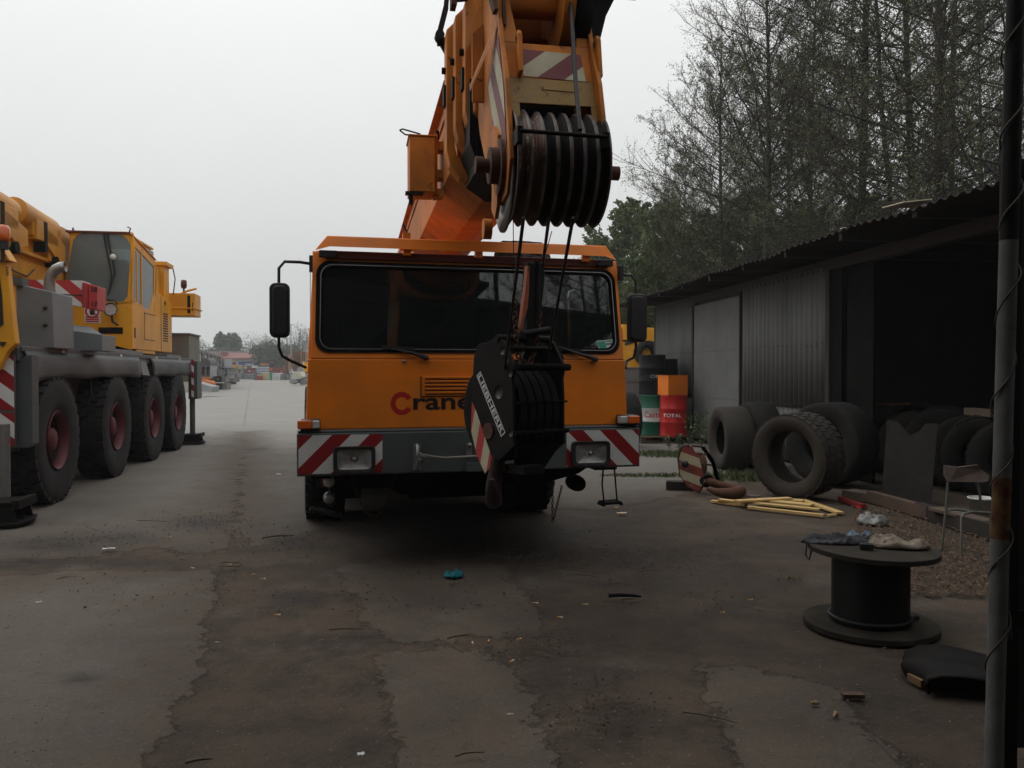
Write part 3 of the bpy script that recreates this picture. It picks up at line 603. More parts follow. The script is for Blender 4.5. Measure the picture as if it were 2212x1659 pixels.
# lugs with eyes
for uu,zz,tl in((.735,3.10,-.02),(1.120,3.10,-.02)):
    m=MB();m.prism([(uu,hv(2.95)-.004,2.94),(uu,hv(2.95)+.04,2.98),(uu,hv(3.1)-.01,3.16),(uu,hv(3.15)-.075,3.165),(uu,hv(3.15)-.10,3.14),(uu,hv(2.95)-.055,2.95)],(.022,0,.0));bbuild(m,'eye_lug',boomor,bevel=.006)
    m=MB();m.lathe([(0,0),(.016,0),(.016,.001)],(uu-.0015,hv(3.13)-.055,3.125),(-1,0,0),10);bbuild(m,'lug_hole',black)
# main sheaves
rimpale=M('worn_rim_steel',(.20,.17,.15),.5,met=.3,c2=(.06,.035,.025),s=7,amt=1.,c3=(.02,.015,.012),s3=5,t3=.55)
for k in range(7):
    uu=.720+k*.062;rr_=.262 if k else .268
    m=MB();prof=[(.05,-.025),(.21,-.014),(.232,-.028),(rr_-.004,-.031),(rr_,-.027),(rr_-.03,-.006),(rr_-.034,0),(rr_-.03,.006),(rr_,.027),(rr_-.004,.031),(.232,.028),(.21,.014),(.05,.025)]
    m.lathe(prof,(uu,3.87,2.505),(1,0,0),64)
    for sg in(-1,1): m.lathe([(rr_-.008,sg*.0285),(rr_-.003,sg*.032),(rr_+.0012,sg*.0275),(rr_-.006,sg*.0225)],(uu,3.87,2.505),(1,0,0),64,1)
    bbuild(m,'sheave',[sheavem if k in(0,1) else blacks,rimpale])
m=MB();m.lathe([(.10,-.006),(.255,-.006),(.255,.006),(.10,.006)],(.683,3.93,2.47),(1,0,0),48,closed=True);bbuild(m,'outer_guard_disc',steel)
m=MB();m.cyl((.545,3.87,2.515),(1.235,3.87,2.505),.034,16);m.cyl((.535,3.87,2.515),(.57,3.87,2.515),.042,12);m.cyl((.60,3.87,2.515),(.655,3.87,2.515),.085,20);m.cyl((.64,3.87,2.51),(.66,3.87,2.51),.13,24);m.cyl((1.12,3.87,2.505),(1.15,3.87,2.505),.07,20);bbuild(m,'sheave_pin',rust)
m=MB();m.prism([(.64,4.05,2.34),(.64,3.95,2.28),(.64,3.88,2.34),(.64,3.86,2.66),(.64,4.0,2.74)],(.018,0,0));m.cyl((.60,4.06,2.25),(.64,4.06,2.25),.05,14);bbuild(m,'pin_retainer',boomor)
a_=B1.v(1123,282,3.575);b_=B1.v(1311,296,3.575)
m=MB();m.cyl((a_[0],3.575,a_[1]),(b_[0],3.575,b_[1]),.010,8)
for q in(a_,b_): m.box(q[0]-.012,q[0]+.012,3.57,3.75,q[1]-.05,q[1]+.02)
bbuild(m,'rope_guard_rod',blacks)
# upper sheave, hub pipe, guard plates above
m=MB();m.lathe([(.05,-.02),(.24,-.02),(.27,-.03),(.275,-.025),(.25,0),(.275,.025),(.27,.03),(.24,.02),(.05,.02)],(1.0,4.15,3.40),(1,0,0),56);bbuild(m,'upper_sheave',boomor)
m=MB();m.cyl((.685,4.15,3.395),(.98,4.15,3.40),.062,18);bbuild(m,'hub_pipe',boomor)
m=MB();m.lathe([(.04,-.03),(.29,-.03),(.29,.04),(.04,.04)],(1.075,4.17,3.39),(1,0,0),48,closed=True);m.prism([(1.12,4.05,3.12),(1.12,4.05,3.9),(1.15,4.4,3.9),(1.15,4.4,3.1)],(.03,0,0))
m.prism([(1.155,4.1,3.17),(1.155,4.1,3.85),(1.32,4.1,3.85),(1.30,4.1,3.48),(1.24,4.1,3.36),(1.20,4.1,3.20)],(0,.06,0));m.cyl((1.18,4.1,3.50),(1.40,4.1,3.50),.045,12);bbuild(m,'rope_cover',blacks)
m=MB();m.prism([(.684,4.0,3.5),(1.0,4.0,3.5),(1.0,4.05,3.56),(.684,4.05,3.56)],(0,.3,.02));m.box(.70,1.1,4.3,4.34,3.18,3.30);bbuild(m,'cross_member',boomor)
m=MB();m.prism([(.665,3.98,3.30),(.665,4.05,3.30),(.60,4.25,3.75),(.60,4.18,3.75)],(-.02,0,0));m.prism([(.70,3.96,3.22),(.70,4.0,3.22),(.69,4.05,3.70),(.69,3.98,3.70)],(-.012,0,0));bbuild(m,'deflector_plate',rust)
m=MB();m.cyl((.52,4.6,3.62),(.66,4.55,3.62),.03,10);m.box(.50,.53,4.55,4.65,3.56,3.75);bbuild(m,'limit_switch_pin',rust)
# rope guide arm at far upper left
m=MB();m.beam((.515,5.3,3.62),(.505,5.3,3.70),.03,.05);m.beam((.50,5.3,3.68),(.545,5.3,3.86),.02,.035);m.beam((.545,5.3,3.86),(.57,5.3,4.15),.02,.03);m.beam((.5,5.3,3.66),(.56,5.3,3.56),.03,.03);m.cyl((.50,5.3,3.66),(.50,5.22,3.66),.03,8);bbuild(m,'rope_guide_arm',blacks)
# side bracket box
e0=B1.v(884,297,6.2);e1=B1.v(939,418,6.2)
m=MB();m.box(e0[0],e1[0],6.15,6.45,e1[1],e0[1]);m.box(e0[0]-.01,e1[0]+.01,6.14,6.46,e0[1],e0[1]+.012);bx=bbuild(m,'bracket_box',boomor,bevel=.008)
m=MB()
for z_ in(3.23,3.02,2.88): m.box(e1[0],.62,6.2,6.34,z_-.03,z_+.03)
m.box(e1[0]+.0,e1[0]+.02,6.18,6.4,2.86,3.31);bbuild(m,'bracket_arms',boomor)
m=MB();z_=e0[1];m.tube([(e0[0]-.07,6.2,z_+.05),(e0[0]-.05,6.2,z_+.06),(e0[0]+.08,6.2,z_+.03),(e0[0]+.09,6.2,z_+.012),(e0[0]-.03,6.2,z_+.02),(e0[0]-.07,6.2,z_+.05)],.006,6);m.box(e0[0]-.03,e0[0]+.1,6.15,6.22,e1[1]-.02,e1[1]);m.cyl((e0[0]+.01,6.18,e1[1]-.09),(e0[0]+.01,6.18,e1[1]),.015,8);m.cyl((e1[0]+.02,6.2,z_+.0),(e1[0]+.02,6.2,z_+.06),.014,8);bbuild(m,'latch_rod',blacks,bx)
q=B1.v(876,489,9);m=MB();m.tube([(q[0],9,q[1]-.3),(q[0]+.01,9,q[1]-.05),(q[0]-.03,9,q[1]+.02)],.012,6);bbuild(m,'cable_hook',black)
# ---------- hook block ----------
K=Fr(.0055,4.9,38)
hb=fthing('hook_block','large black hook block with white lettered side plate hanging before the cab','hook block',K)
plate=[(1032,744),(1056,738),(1070,727),(1089,738),(1111,791),(1106,817),(1108,857),(1108,937),(1111,963),(1070,1003),(1047,1026),(1029,988),(1016,922),(1018,866),(1023,773)]
pl=[K.u(x,y,0) for x,y in plate];WB=.41
m=MB();m.prism([(0,v,z) for v,z in pl],(.022,0,0));sp=m.build('side_plate',blacks,hb,bevel=.004)
m=MB();m.prism([(WB,v,z-.0) for v,z in pl],(-.022,0,0));m.build('side_plate',blacks,hb,bevel=.004)
for (x,y) in((1086,758),(1094,776),(1103,806),(1078,846),(1116,935)):
    if y==935:x=1104
    v,z=K.u(x,y,0);m=MB();r_=.045 if y==846 else .024;m.lathe([(0,0),(r_,0),(r_,.0015)],(-.001,v,z),(-1,0,0),16);m.build('plate_hole',black,sp)
# lettered label: outline + letters on the plate
c0=Vector((0,)+K.u(1030,812,0));c1=Vector((0,)+K.u(1083,944,0));c2=Vector((0,)+K.u(1037,806,0))
dl=(c1-c0);wl=Vector((0,-dl.z,dl.y)).normalized()
if wl.y>0:wl=-wl
Ln=dl.length;dn=dl.normalized();hh=.052
m=MB();e_=-.0025
lp=lambda a,b:(e_,)+tuple((c0+dn*a+wl*b))[1:]
for a0,a1,b0,b1 in((0,Ln,0,.006),(0,Ln,hh-.006,hh),(0,.007,0,hh),(Ln-.007,Ln,0,hh)):
    m.add([lp(a0,b0),lp(a1,b0),lp(a1,b1),lp(a0,b1)],[(0,1,2,3)])
lb=m.build('label_frame',whitet,sp)
mw_=MW(lp(Ln/2,hh/2),dn,wl*(1 if dn.cross(wl).x<0 else -1));fit(text('LIEBHERR',.068,whitet,'lettering',sp,mw_,bold=.0008),mw_,Ln*.93,.031)
m=MB();sq=[K.u(x,y,0) for x,y in((1018,930),(1020,868),(1030,890),(1062,985),(1066,1004),(1048,1022),(1031,986))]
stripes(m,sq,-.28,.075,.30,lambda v,z:(-.002,v,z));m.build('stripe_panel',[redl,whitew],sp)
# sheaves and front bars between the plates
m=MB();zc=.98;vc=.25
for k in range(5):
    uu=.075+k*.065
    m=MB();m.lathe([(.03,-.018),(.25,-.012),(.295,-.026),(.30,-.024),(.272,0),(.30,.024),(.295,.026),(.25,.012),(.03,.018)],(uu,.285,1.30),(1,0,0),40);m.build('sheave',blacks,hb)
m=MB()
for (x,y,rr_) in((1110,793,.022),(1108,936,.014),(1106,870,.006)):
    v,z=K.u(x,y,0);m=MB();m.cyl((0,v-.02,z),(WB+.01,v-.02,z),rr_,12)
    if y!=870:m.build('front_bar',under,hb)
m.build('front_bar',under,hb);m=MB();m.prism([(.03,0,1.10),(WB-.03,0,1.10),(WB-.10,.10,.92),(.1,.10,.92)],(0,.02,0));m.build('front_guard',under,hb)
m=MB();m.box(.03,WB-.03,.30,.34,.98,1.62);m.build('rear_cover',under,hb)
v,z=K.u(1075,730,0);m=MB();m.cyl((-.01,v,z),(WB,v,z),.022,12);m.cyl((0,v-.05,z-.06),(WB,v-.05,z-.06),.014,10);m.build('top_bar',blacks,hb)
m=MB();m.cyl((-.01,.24,1.18),(WB+.01,.24,1.18),.05,16);m.build('sheave_pin',rust,hb)
def K3(x,y,v=.12):
    u,z=K.v(x,y,v);return Vector((u,v,z))
# hook under the block
hk=[K.v(x,y,.22) for x,y in((1095,990),(1080,1025),(1062,1045),(1058,1062),(1066,1080),(1076,1072),(1082,1050),(1084,1030))]
m=MB();hc=K3(1066,1000,.12);hq=lambda s_,z,d=0:(hc.x+.62*s_+.79*d,.12+.79*s_-.62*d,z)
m.tube([hq(.10,1.02,.03),hq(.11,.92,.01),hq(.10,.85,0),hq(.06,.795,0),hq(0,.772,0),hq(-.06,.795,0),hq(-.10,.85,-.005),hq(-.11,.915,-.01)],[.045,.045,.05,.052,.052,.048,.04,.018],14);m.build('hook',M('rusty_hook',(.026,.014,.011),.7,spec=.2,c2=(.012,.009,.008),s=7,amt=.9),hb)
m=MB();m.box(.06,.22,-.03,.16,.93,.98);m.build('hook_latch_block',blacks,hb)
# wedge socket + chains rising from the block
def K3(x,y,v=.12):
    u,z=K.v(x,y,v);return Vector((u,v,z))
m=MB();m.prism([K3(1142,566),K3(1174,566),K3(1178,600),K3(1170,670),K3(1160,720),K3(1148,760),K3(1135,760),K3(1140,700),K3(1136,640)],(0,.05,0))
m.tube([K3(1158,566,.14),K3(1156,690,.14)],.03,10);m.cyl(K3(1128,721,.05),K3(1184,712,.10),.02,10);so=m.build('wedge_socket',blacks,hb,bevel=.006)
m=MB();m.prism([K3(1140,574,.10),K3(1144,574,.10),K3(1143,620,.10),K3(1140,665,.10),K3(1133,690,.10),K3(1130,720,.10),K3(1124,718,.10),K3(1130,668,.10),K3(1136,620,.10)],(0,.03,0));m.build('painted_edge',M('scratched_orange',(.40,.10,.03),.5,c2=(.1,.03,.02),s=12,amt=.9),so)
m=MB();m.prism([K3(1184,742,.3),K3(1196,722,.3),K3(1219,775,.3),K3(1200,790,.3)],(0,.03,0));m.prism([K3(1140,742,.2),K3(1160,735,.2),K3(1200,790,.2),K3(1120,800,.2)],(0,.03,0));m.build('gusset',blacks,hb)
m=MB();chain(m,K3(1111,645),K3(1117,765),.008,.035);chain(m,K3(1166,672),K3(1157,755),.008,.035);chain(m,K3(1117,765),K3(1140,795),.008,.035);chain(m,K3(1157,755),K3(1140,795),.008,.035);m.build('chain',rust,hb)
# ropes (parts of the crane): from boom head down to the block
sh=lambda x,y:Vector(B1.W(B1.v(x,y,3.68)[0],3.68,B1.v(x,y,3.68)[1]))
kb=lambda x,y,v=.1:Vector(K.W(K.v(x,y,v)[0],v,K.v(x,y,v)[1]))
inv=cr_inv
def ropes(lst,r,name):
    for a,b in lst:
        m=MB();m.tube([inv@a,inv@((a+b)/2),inv@b],r,8);m.build(name,rope,cr)
ropes([(sh(1131,470),kb(1090,800)),(sh(1186,470),kb(1172,575)),(sh(1238,470),kb(1180,790))],.0085,'hoist_rope')
ropes([(sh(1108,390),kb(1110,645)),(sh(1192,500),kb(1172,570))],.0022,'thin_cord')
m=MB();hp=[B1.v(1231,-30,3.95),B1.v(1240,130,3.80),B1.v(1251,230,3.62),B1.v(1256,278,3.57)]
m.tube([(hp[0][0],3.95,hp[0][1]),(hp[1][0],3.80,hp[1][1]),(hp[2][0],3.64,hp[2][1]),(hp[3][0],3.59,hp[3][1])],.0105,8);bbuild(m,'hoist_rope',rope)
# tie cable from bumper to block
p0=Vector(A.W(-.47,-.05,.90));p1=kb(1032,985,.02)
p0=Vector(A.W(-.47,-.06,.905));p1=Vector(K.W(.0,.36,.0));p1.z=K.u(1030,985,0)[1]
sl=thing('wire_rope_sling','short grey wire rope sling shackled from bumper eye to hook block','wire rope')
m=MB();mid=(p0+p1)/2-Vector((0,0,.012));m.tube([p0,p0.lerp(p1,.25),mid,p1],.0075,8);m.build('rope',steel,sl)
d_=(p1-p0).normalized();m=MB();m.cyl(p0+d_*.14,p0+d_*.24,.017,10);m.build('ferrule',steel,sl)
m=MB();m.tube([p0+Vector((0,0,.0)),p0+d_*.05+Vector((0,0,.018)),p0+d_*.10+Vector((0,0,.012)),p0+d_*.14,p0+d_*.10-Vector((0,0,.03)),p0+d_*.05-Vector((0,0,.03)),p0],.009,6);m.cyl(p0-d_*.05,p0+d_*.04,.011,8);m.build('shackle',steel,sl)
# ================= second mobile crane, at left =================
B=Fr(-3.525,0,10.55)
cb=fthing('mobile_crane','yellow and grey four-axle mobile crane parked along the left edge with red rims','mobile crane',B)
def BV(lst,v): return [(B.v(x,y,v)[0],v,B.v(x,y,v)[1]) for x,y in lst]
for v in(9.955,12.404,14.68,16.623):
    w_=tyre_mb(.735,.42,.33,True,30,(-.21,v,.735)).build('tyre',rubber,cb)
    m=MB();m.lathe([(.345,.205),(.335,.19),(.318,.17),(.312,.10)],(-.21,v,.735),(1,0,0),32);m.lathe([(.15,-.06),(.14,.13),(.12,.15),(0,.155)],(-.21,v,.735),(1,0,0),32);m.lathe([(.312,.10),(.30,-.02),(.15,-.06)],(-.21,v,.735),(1,0,0),32,1)
    m.lathe([(.345,.205),(.35,.195),(.345,.18)],(-.21,v,.735),(1,0,0),32);ri_=m.build('rim',[rimred,M('rim_recess_shade',(.02,.006,.008),.8)],w_)  # second colour darkens the dish for the shade in its recess
    m=MB()
    for k in range(10):
        t=2*math.pi*k/10;m.cyl((-.26,v+.22*math.cos(t),.735+.22*math.sin(t)),(-.22,v+.22*math.cos(t),.735+.22*math.sin(t)),.018,6)
    m.build('wheel_nuts',steel,ri_)
    tyre_mb(.735,.42,.33,False,30,(-2.35,v,.735)).build('tyre',rubberd,cb)
m=MB();m.box(-2.5,-.07,8.95,18.5,1.66,1.80);m.box(-2.3,-.4,9.2,18.3,.95,1.66);m.box(-.6,-.05,9.0,18.45,1.755,1.815)
m.build('chassis',greyp,cb,bevel=.01)
m=MB();m.box(-2.1,-.5,9.1,18.2,.6,.95)
for v in(9.955,12.404,14.68,16.623): m.cyl((-2.2,v,.735),(-.4,v,.735),.14,12)
m.build('axles_and_frame',under,cb)
def flapm(v0,v1,zb,name):
    m=MB();n=26;r1=[];
    cols=[(0,1.76),(.03,1.70),(.045,1.6),(.04,1.52),(.02,1.46)]
    for i in range(n+1):
        v=v0+(v1-v0)*i/n;wv=.02*math.sin(v*2.3)+.012*math.sin(v*7.1)
        for u,z in cols:
            end=1-min(1,min(i,n-i)/2.5)
            r1.append((-.05+u*(1-end*.2)+wv*(1.76-z)*3,v,z+(zb-.0)*0-(end*.12*(1.76-z)/.3 if v0<9.5 and i<3 else 0)+.006*math.sin(v*5)*(1.76-z)*6))
    k=len(cols);m.add(r1,[(i*k+j,(i+1)*k+j,(i+1)*k+j+1,i*k+j+1) for i in range(n) for j in range(k-1)],0,True)
    o=m.build(name,flap,cb);s_=o.modifiers.new('s','SOLIDIFY');s_.thickness=.012;return o
flapm(9.05,13.75,1.45,'mudguard_flap');flapm(14.55,18.3,1.45,'mudguard_flap')
for v in(11.2,13.9,16.0):
    m=MB();m.tube([(-.03,v,1.52),(-.02,v+.01,1.40),(-.03,v+.03,1.30)],.012,6);m.box(-.045,-.015,v,v+.05,1.24,1.31);m.build('flap_strap',blacks,cb)
m=MB();m.prism([(-.02,13.88,1.48),(-.02,14.4,1.47),(-.06,14.3,1.70),(-.06,13.95,1.72)],(-.02,0,0));m.build('printed_plate',greyb,cb)
for v in(10.2,12.7,14.95,16.9):
    m=MB();m.box(-.055,-.044,v,v+.09,1.765,1.80);m.build('reflector_patch',whitet,cb)
# front outrigger box, jack and foot
m=MB();m.prism(BV([(0,790),(68,765),(70,960),(62,968),(20,968),(0,960)],9.0),(0,.2,0));m.prism(BV([(-60,770),(35,762),(35,975),(-60,975)],9.1),(0,.3,0));m.build('outrigger_box',greyp,cb,bevel=.01)
q=[B.v(x,y,8.9) for x,y in((-45,765),(31,768),(31,968),(-45,968))]
m=MB();m.prism([(q[0][0],8.9,q[3][1]),(q[1][0],8.9,q[3][1]),(q[1][0],8.9,q[1][1]),(q[0][0],8.9,q[1][1])],(0,.05,0));pn=m.build('outrigger_end_plate',greyp,cb,bevel=.01)
m=MB();zs=B.v(20,888,8.9)[1]
for z0,z1 in((q[3][1]+.02,zs-.02),(zs+.01,q[1][1]-.005)):
    stripes(m,[(q[0][0],z0),(q[1][0]-.005,z0),(q[1][0]-.005,z1),(q[0][0],z1)],-1.25,.205,.33,lambda x,z:(x,8.896,z))
m.build('stripe_panel',[red,white],pn)
jx,_=B.v(7,1000,8.7);m=MB();m.cyl((jx,8.7,.12),(jx,8.7,1.0),.065,18);m.build('outrigger_jack',steel,cb)
fx,_=B.v(36,1100,8.45)
def foot(x,y,parent,s=1.):
    m=MB()
    m.prism([(x-.42*s,y-.28*s,.02),(x+.25*s,y-.28*s,.02),(x+.33*s,y,.02),(x+.25*s,y+.3*s,.02),(x-.42*s,y+.3*s,.02)],(0,0,.03))
    m.box(x-.3*s,x+.26*s,y-.22*s,y+.22*s,.22*s,.25*s);m.box(x+.20*s,x+.27*s,y-.24*s,y+.24*s,.18*s,.27*s)
    for yy in(-.2,-.02,.2): m.prism([(x-.38*s,y+yy*s,.05),(x+.24*s,y+yy*s,.05),(x+.20*s,y+yy*s,.22*s),(x-.28*s,y+yy*s,.22*s)],(0,.02,0))
    m.box(x-.30*s,x-.27*s,y-.22*s,y+.22*s,.05,.22*s)
    return m.build('outrigger_foot',blacks,parent,bevel=.006)
foot(fx-.18,8.5,cb,1.);foot(B.v(427,945,17.9)[0]-.12,17.9,cb,.85)
m=MB();jx,_=B.v(416,930,18.0);m.box(jx-.06,jx+.12,17.9,18.4,.95,1.75);m.cyl((jx,18.0,.2),(jx,18.0,.95),.055,14);m.build('outrigger_jack',greyp,cb)
m=MB();q=[B.v(x,y,17.85) for x,y in((413,778),(419,858))];stripes(m,[(q[0][0],q[1][1]),(q[1][0],q[1][1]),(q[1][0],q[0][1]),(q[0][0],q[0][1])],-1.2,.16,.1,lambda x,z:(x,17.85,z));m.build('stripe_panel',[red,white],cb)
# carrier cab corner at the frame edge
m=MB();m.prism(BV([(-110,520),(-2,532),(14,562),(22,640),(34,742),(14,762),(-4,800),(-110,800)],8.8),(0,.12,0))
m.prism(BV([(-120,512),(-2,525),(22,563),(-120,556)],8.75),(0,.2,0));ccb=m.build('carrier_cab',yellow,cb,bevel=.01)
m=MB();m.prism(BV([(-90,580),(-2,585),(4,640),(7,700),(-2,708),(-90,700)],8.79),(0,.006,0));m.build('cab_window',black,ccb)
m=MB();[m.prism(BV([(13,577+i*5),(19,577+i*5),(19,579+i*5),(13,579+i*5)],8.79),(0,.005,0)) for i in range(4)];m.prism(BV([(0,738),(12,739),(6,748),(0,746)],8.78),(0,.02,0));m.build('vent_slots',black,ccb)
q=B.v(6,503,8.7);m=MB();m.lathe([(0,-.09),(.062,-.085),(.068,-.04),(.066,.04),(.05,.075),(0,.085)],(q[0],8.7,q[1]),(0,0,1),20);bc=m.build('beacon',ambero,cb)
m=MB();m.cyl((q[0],8.7,q[1]-.17),(q[0],8.7,q[1]-.09),.055,16);m.cyl((q[0],8.7,q[1]-.3),(q[0],8.7,q[1]-.17),.02,8);m.build('beacon_base',black,bc)
# grey engine box, exhaust, tool box
m=MB();m.prism(BV([(34,612),(112,630),(117,752),(36,752)],9.7),(0,.7,0));eb=m.build('engine_box',greyb,cb,bevel=.012)
m=MB();m.prism(BV([(24,597),(47,600),(47,617),(24,614)],9.65),(0,.2,0));m.build('filler_box',greyp,eb)
for x,y in((97,665),(97,702)):
    q=BV([(x,y)],9.69)[0];m=MB();m.lathe([(0,-.02),(.02,-.015),(.024,.01)],q,(0,1,0),10);m.build('knob',black,eb)
m=MB();m.tube(BV([(113,672),(109,650),(107,625),(107,605),(112,592),(121,582),(132,577),(141,576)],9.9),.062,20,cap=False);ex=m.build('exhaust_pipe',steel,cb)
s_=ex.modifiers.new('s','SOLIDIFY');s_.thickness=.004
m=MB();m.prism(BV([(114,697),(138,712),(138,757),(114,757)],10.9),(0,.02,0));m.prism(BV([(138,712),(221,723),(221,758),(138,757)],10.9),(0,.6,0))
q=BV([(138,712),(221,723)],10.9);q2=BV([(114,697),(196,706)],11.3);m.add([q[0],q[1],q2[1],q2[0]],[(0,1,2,3)]);m.build('tool_box',greyb,cb,bevel=.006)
m=MB()
for x0,x1,v in((228,262,12.4),(256,322,13.4),(355,398,17.0)):
    a=B.v(x0,756,v);b=B.v(x1,765,v);m.box(a[0]-.1,a[0]+.12,v-.3,v+1.0,1.815,1.875)
m.build('deck_plates',greyb,cb)
# striped outrigger beams on the deck
m=MB();f=lambda x,z:(x,11.4,z)
a=B.v(52,604,11.4);b=B.v(177,606,11.4);c=B.v(177,663,11.4);d=B.v(60,640,11.4)
stripes(m,[(a[0],d[1]),(c[0],c[1]),(b[0],b[1]),(a[0],a[1])],-1.15,.21,.12,f)
m.prism([(a[0],11.41,d[1]),(c[0],11.41,c[1]),(b[0],11.41,b[1]),(a[0],11.41,a[1])],(0,.35,0),1);o=m.build('striped_beam',[redl,white],cb)
m=MB();m.prism(BV([(88,633),(177,637),(177,639),(88,635)],11.39),(0,.004,0));m.build('beam_gap',black,o)
m=MB();m.prism(BV([(178,609),(190,612),(190,666),(178,664)],11.35),(0,.35,0));m.prism(BV([(191,613),(210,618),(210,669),(191,667)],11.3),(0,.4,0));e_=m.build('beam_end',redl,cb,bevel=.008)
for s_,y in(('38',626),('17',658)): 
    q=BV([(203,y)],11.295)[0];text(s_,.085,blackt,'lettering',e_,MW(q,(1,0,0),(0,0,1)),bold=.002)
# stowed boom: box with ribs, locking cylinders
m=MB();m.prism([(u,6.5,z) for u,z in bsec(-2.6,-1.46,2.95,4.0,.2,.2)],(0,11.5,0));bm=m.build('boom',yellowd,cb,bevel=.02)
m=MB();m.box(-1.46,-1.36,11.9,15.5,3.28,3.33);m.prism([(-1.44,11.6,2.75),(-1.44,15.5,2.75),(-1.44,15.5,3.2),(-1.44,12.0,3.2),(-1.44,11.6,3.0)],(-.3,0,0))
m.prism([(-1.44,8.6,2.7),(-1.44,11.9,2.3),(-1.44,15.2,2.3),(-1.44,15.2,2.9),(-1.44,9.2,3.1)],(-.8,0,0));m.build('boom_bracket',yellowd,bm,bevel=.01)
for v0 in(12.35,13.95):
    m=MB();m.box(-1.46,-1.30,v0-.9,v0,3.55,3.85);m.prism([(-1.30,v0-.5,3.78),(-1.30,v0+.35,3.62),(-1.30,v0+.35,3.38),(-1.30,v0+.05,3.30),(-1.30,v0-.5,3.52)],(-.14,0,0))
    m.box(-1.46,-1.34,v0-.3,v0+.1,3.30,3.6);m.cyl((-1.52,v0-1.2,3.92),(-1.50,v0+.12,3.84),.20,20);m.cyl((-1.505,v0+.12,3.84),(-1.50,v0+.22,3.80),.20,20,0,.12);m.box(-1.5,-1.34,v0-.95,v0-.1,3.6,3.92);lk_=m.build('lock_housing',yellowd,bm,bevel=.012)
    m=MB();m.cyl((-1.44,v0-.1,3.30),(-1.28,v0-.1,3.30),.09,16);m.build('lock_cylinder',blacks,lk_);m=MB();m.box(-1.45,-1.29,v0-.62,v0-.5,3.40,3.86);m.build('seal_strip',blacks,lk_)
m=MB();m.tube([(-1.40,12.0,3.15),(-1.36,12.3,2.98),(-1.36,12.8,2.95),(-1.4,13.2,3.1)],.012,6);m.build('hydraulic_hose',black,bm)
m=MB();m.box(-2.6,-.4,14.7,16.3,1.82,1.96);m.box(-2.5,-1.5,13.6,18.2,1.95,3.1);m.cyl((-1.3,16.2,1.7),(-1.3,16.2,1.9),.7,32);m.build('turntable',under,cb)
# operator cab
g=lambda l:BV(l,14.6)
m=MB();m.prism(g([(145,649),(282,651),(285,756),(238,745),(145,738)]),(0,.03,0))
gl=[(158,520),(166,508),(180,503),(262,507),(274,516),(283,530),(275,640),(268,650),(250,654),(236,652),(140,622)]
fo=[(150,540),(152,500),(170,498),(270,500),(287,502),(291,530),(284,645),(284,655),(262,658),(225,658),(140,640)]
m.ring(g(fo),g(gl),(0,.05,0));m.box(-1.375,-.37,14.7,16.25,3.86,3.90)
sp_=[(14.6,1.95),(16.15,2.02),(16.2,2.2),(16.2,3.3),(15.75,3.86),(14.62,3.86)]
m.prism([(-.38,v,z) for v,z in ((14.6,1.93),(16.25,1.93),(16.25,2.68),(15.6,2.68),(14.6,2.80))],(.035,0,0))
m.box(-.38,-.345,14.6,14.68,2.7,3.86);m.box(-.38,-.345,15.24,15.30,2.68,3.86);m.box(-.38,-.345,16.18,16.25,2.6,3.6);m.prism([(-.38,14.6,3.74),(-.38,16.25,3.52),(-.38,16.25,3.68),(-.38,14.6,3.88)],(.035,0,0))
m.prism([(-.42,14.56,3.90),(-.32,14.56,3.88),(-.32,16.3,3.66),(-.42,16.3,3.70)],(0,0,.02));m.prism([(-.38,15.8,2.68),(-.38,16.2,2.68),(-.38,16.2,3.05)],(.03,0,0))
m.box(-1.375,-1.35,14.65,16.25,1.95,2.9)
oc=m.build('operator_cab',yellow,cb,bevel=.01)
m=MB();m.prism(g(gl),(0,.006,0));m.build('front_window',glassg,oc)
m=MB();m.box(-.366,-.36,14.66,16.2,2.68,3.82);m.build('side_window',glassg,oc)
m=MB();m.prism([(-1.36,14.7,2.6),(-.4,14.7,2.6),(-.4,14.75,2.62),(-1.36,14.75,2.62)],(0,1.4,0));m.box(-1.1,-.6,15.3,15.8,2.6,2.75);m.box(-1.08,-.62,15.75,15.88,2.75,3.4);m.box(-1.36,-.4,16.2,16.25,2.0,2.6);m.box(-.98,-.74,15.76,15.86,3.42,3.6);m.build('cab_interior',M('grey_interior',(.08,.085,.085),.8),oc)
for a,b,c_ in(((224,503),(243,596),(234,638)),((232,505),(250,590),(236,636))):
    m=MB();m.tube([Vector(p)-Vector((0,.04,0)) for p in g([a,b,c_])],[.016,.013,.006],6);m.build('wiper',black,oc)
q=g([(248,569)])[0];m=MB();m.lathe([(0,-.01),(.05,-.01),(.05,.01),(0,.01)],(q[0],14.5,q[2]+.1),(0,1,0),16);m.build('round_mirror',whitet,oc)
q=g([(245,670)])[0];m=MB();m.lathe([(0,.03),(.05,.02),(.10,-.03),(.115,-.06),(.105,-.06),(.095,-.04)],(q[0],14.48,q[2]),(0,1,0),24);m.tube([(q[0]-.1,14.45,q[2]+.08),(q[0]-.08,14.43,q[2]+.16),(q[0]+.08,14.43,q[2]+.16),(q[0]+.1,14.45,q[2]+.08)],.012,6);m.tube([(q[0],14.5,q[2]-.1),(q[0]+.01,14.5,q[2]-.2),(q[0]+.1,14.5,q[2]-.26)],.02,6);wl_=m.build('work_lamp',black,oc)
m=MB();m.lathe([(0,-.045),(.098,-.04)],(q[0],14.48,q[2]),(0,1,0),24);m.build('lamp_lens',lens,wl_)
a,b=g([(182,656),(217,698)]);m=MB();m.prism([(a[0],14.592,b[2]),(b[0],14.592,b[2]),(b[0],14.592,a[2]),(a[0],14.592,a[2])],(0,.005,0));st=m.build('warning_sticker',M('sticker_white',(.6,.6,.58),.6),oc)
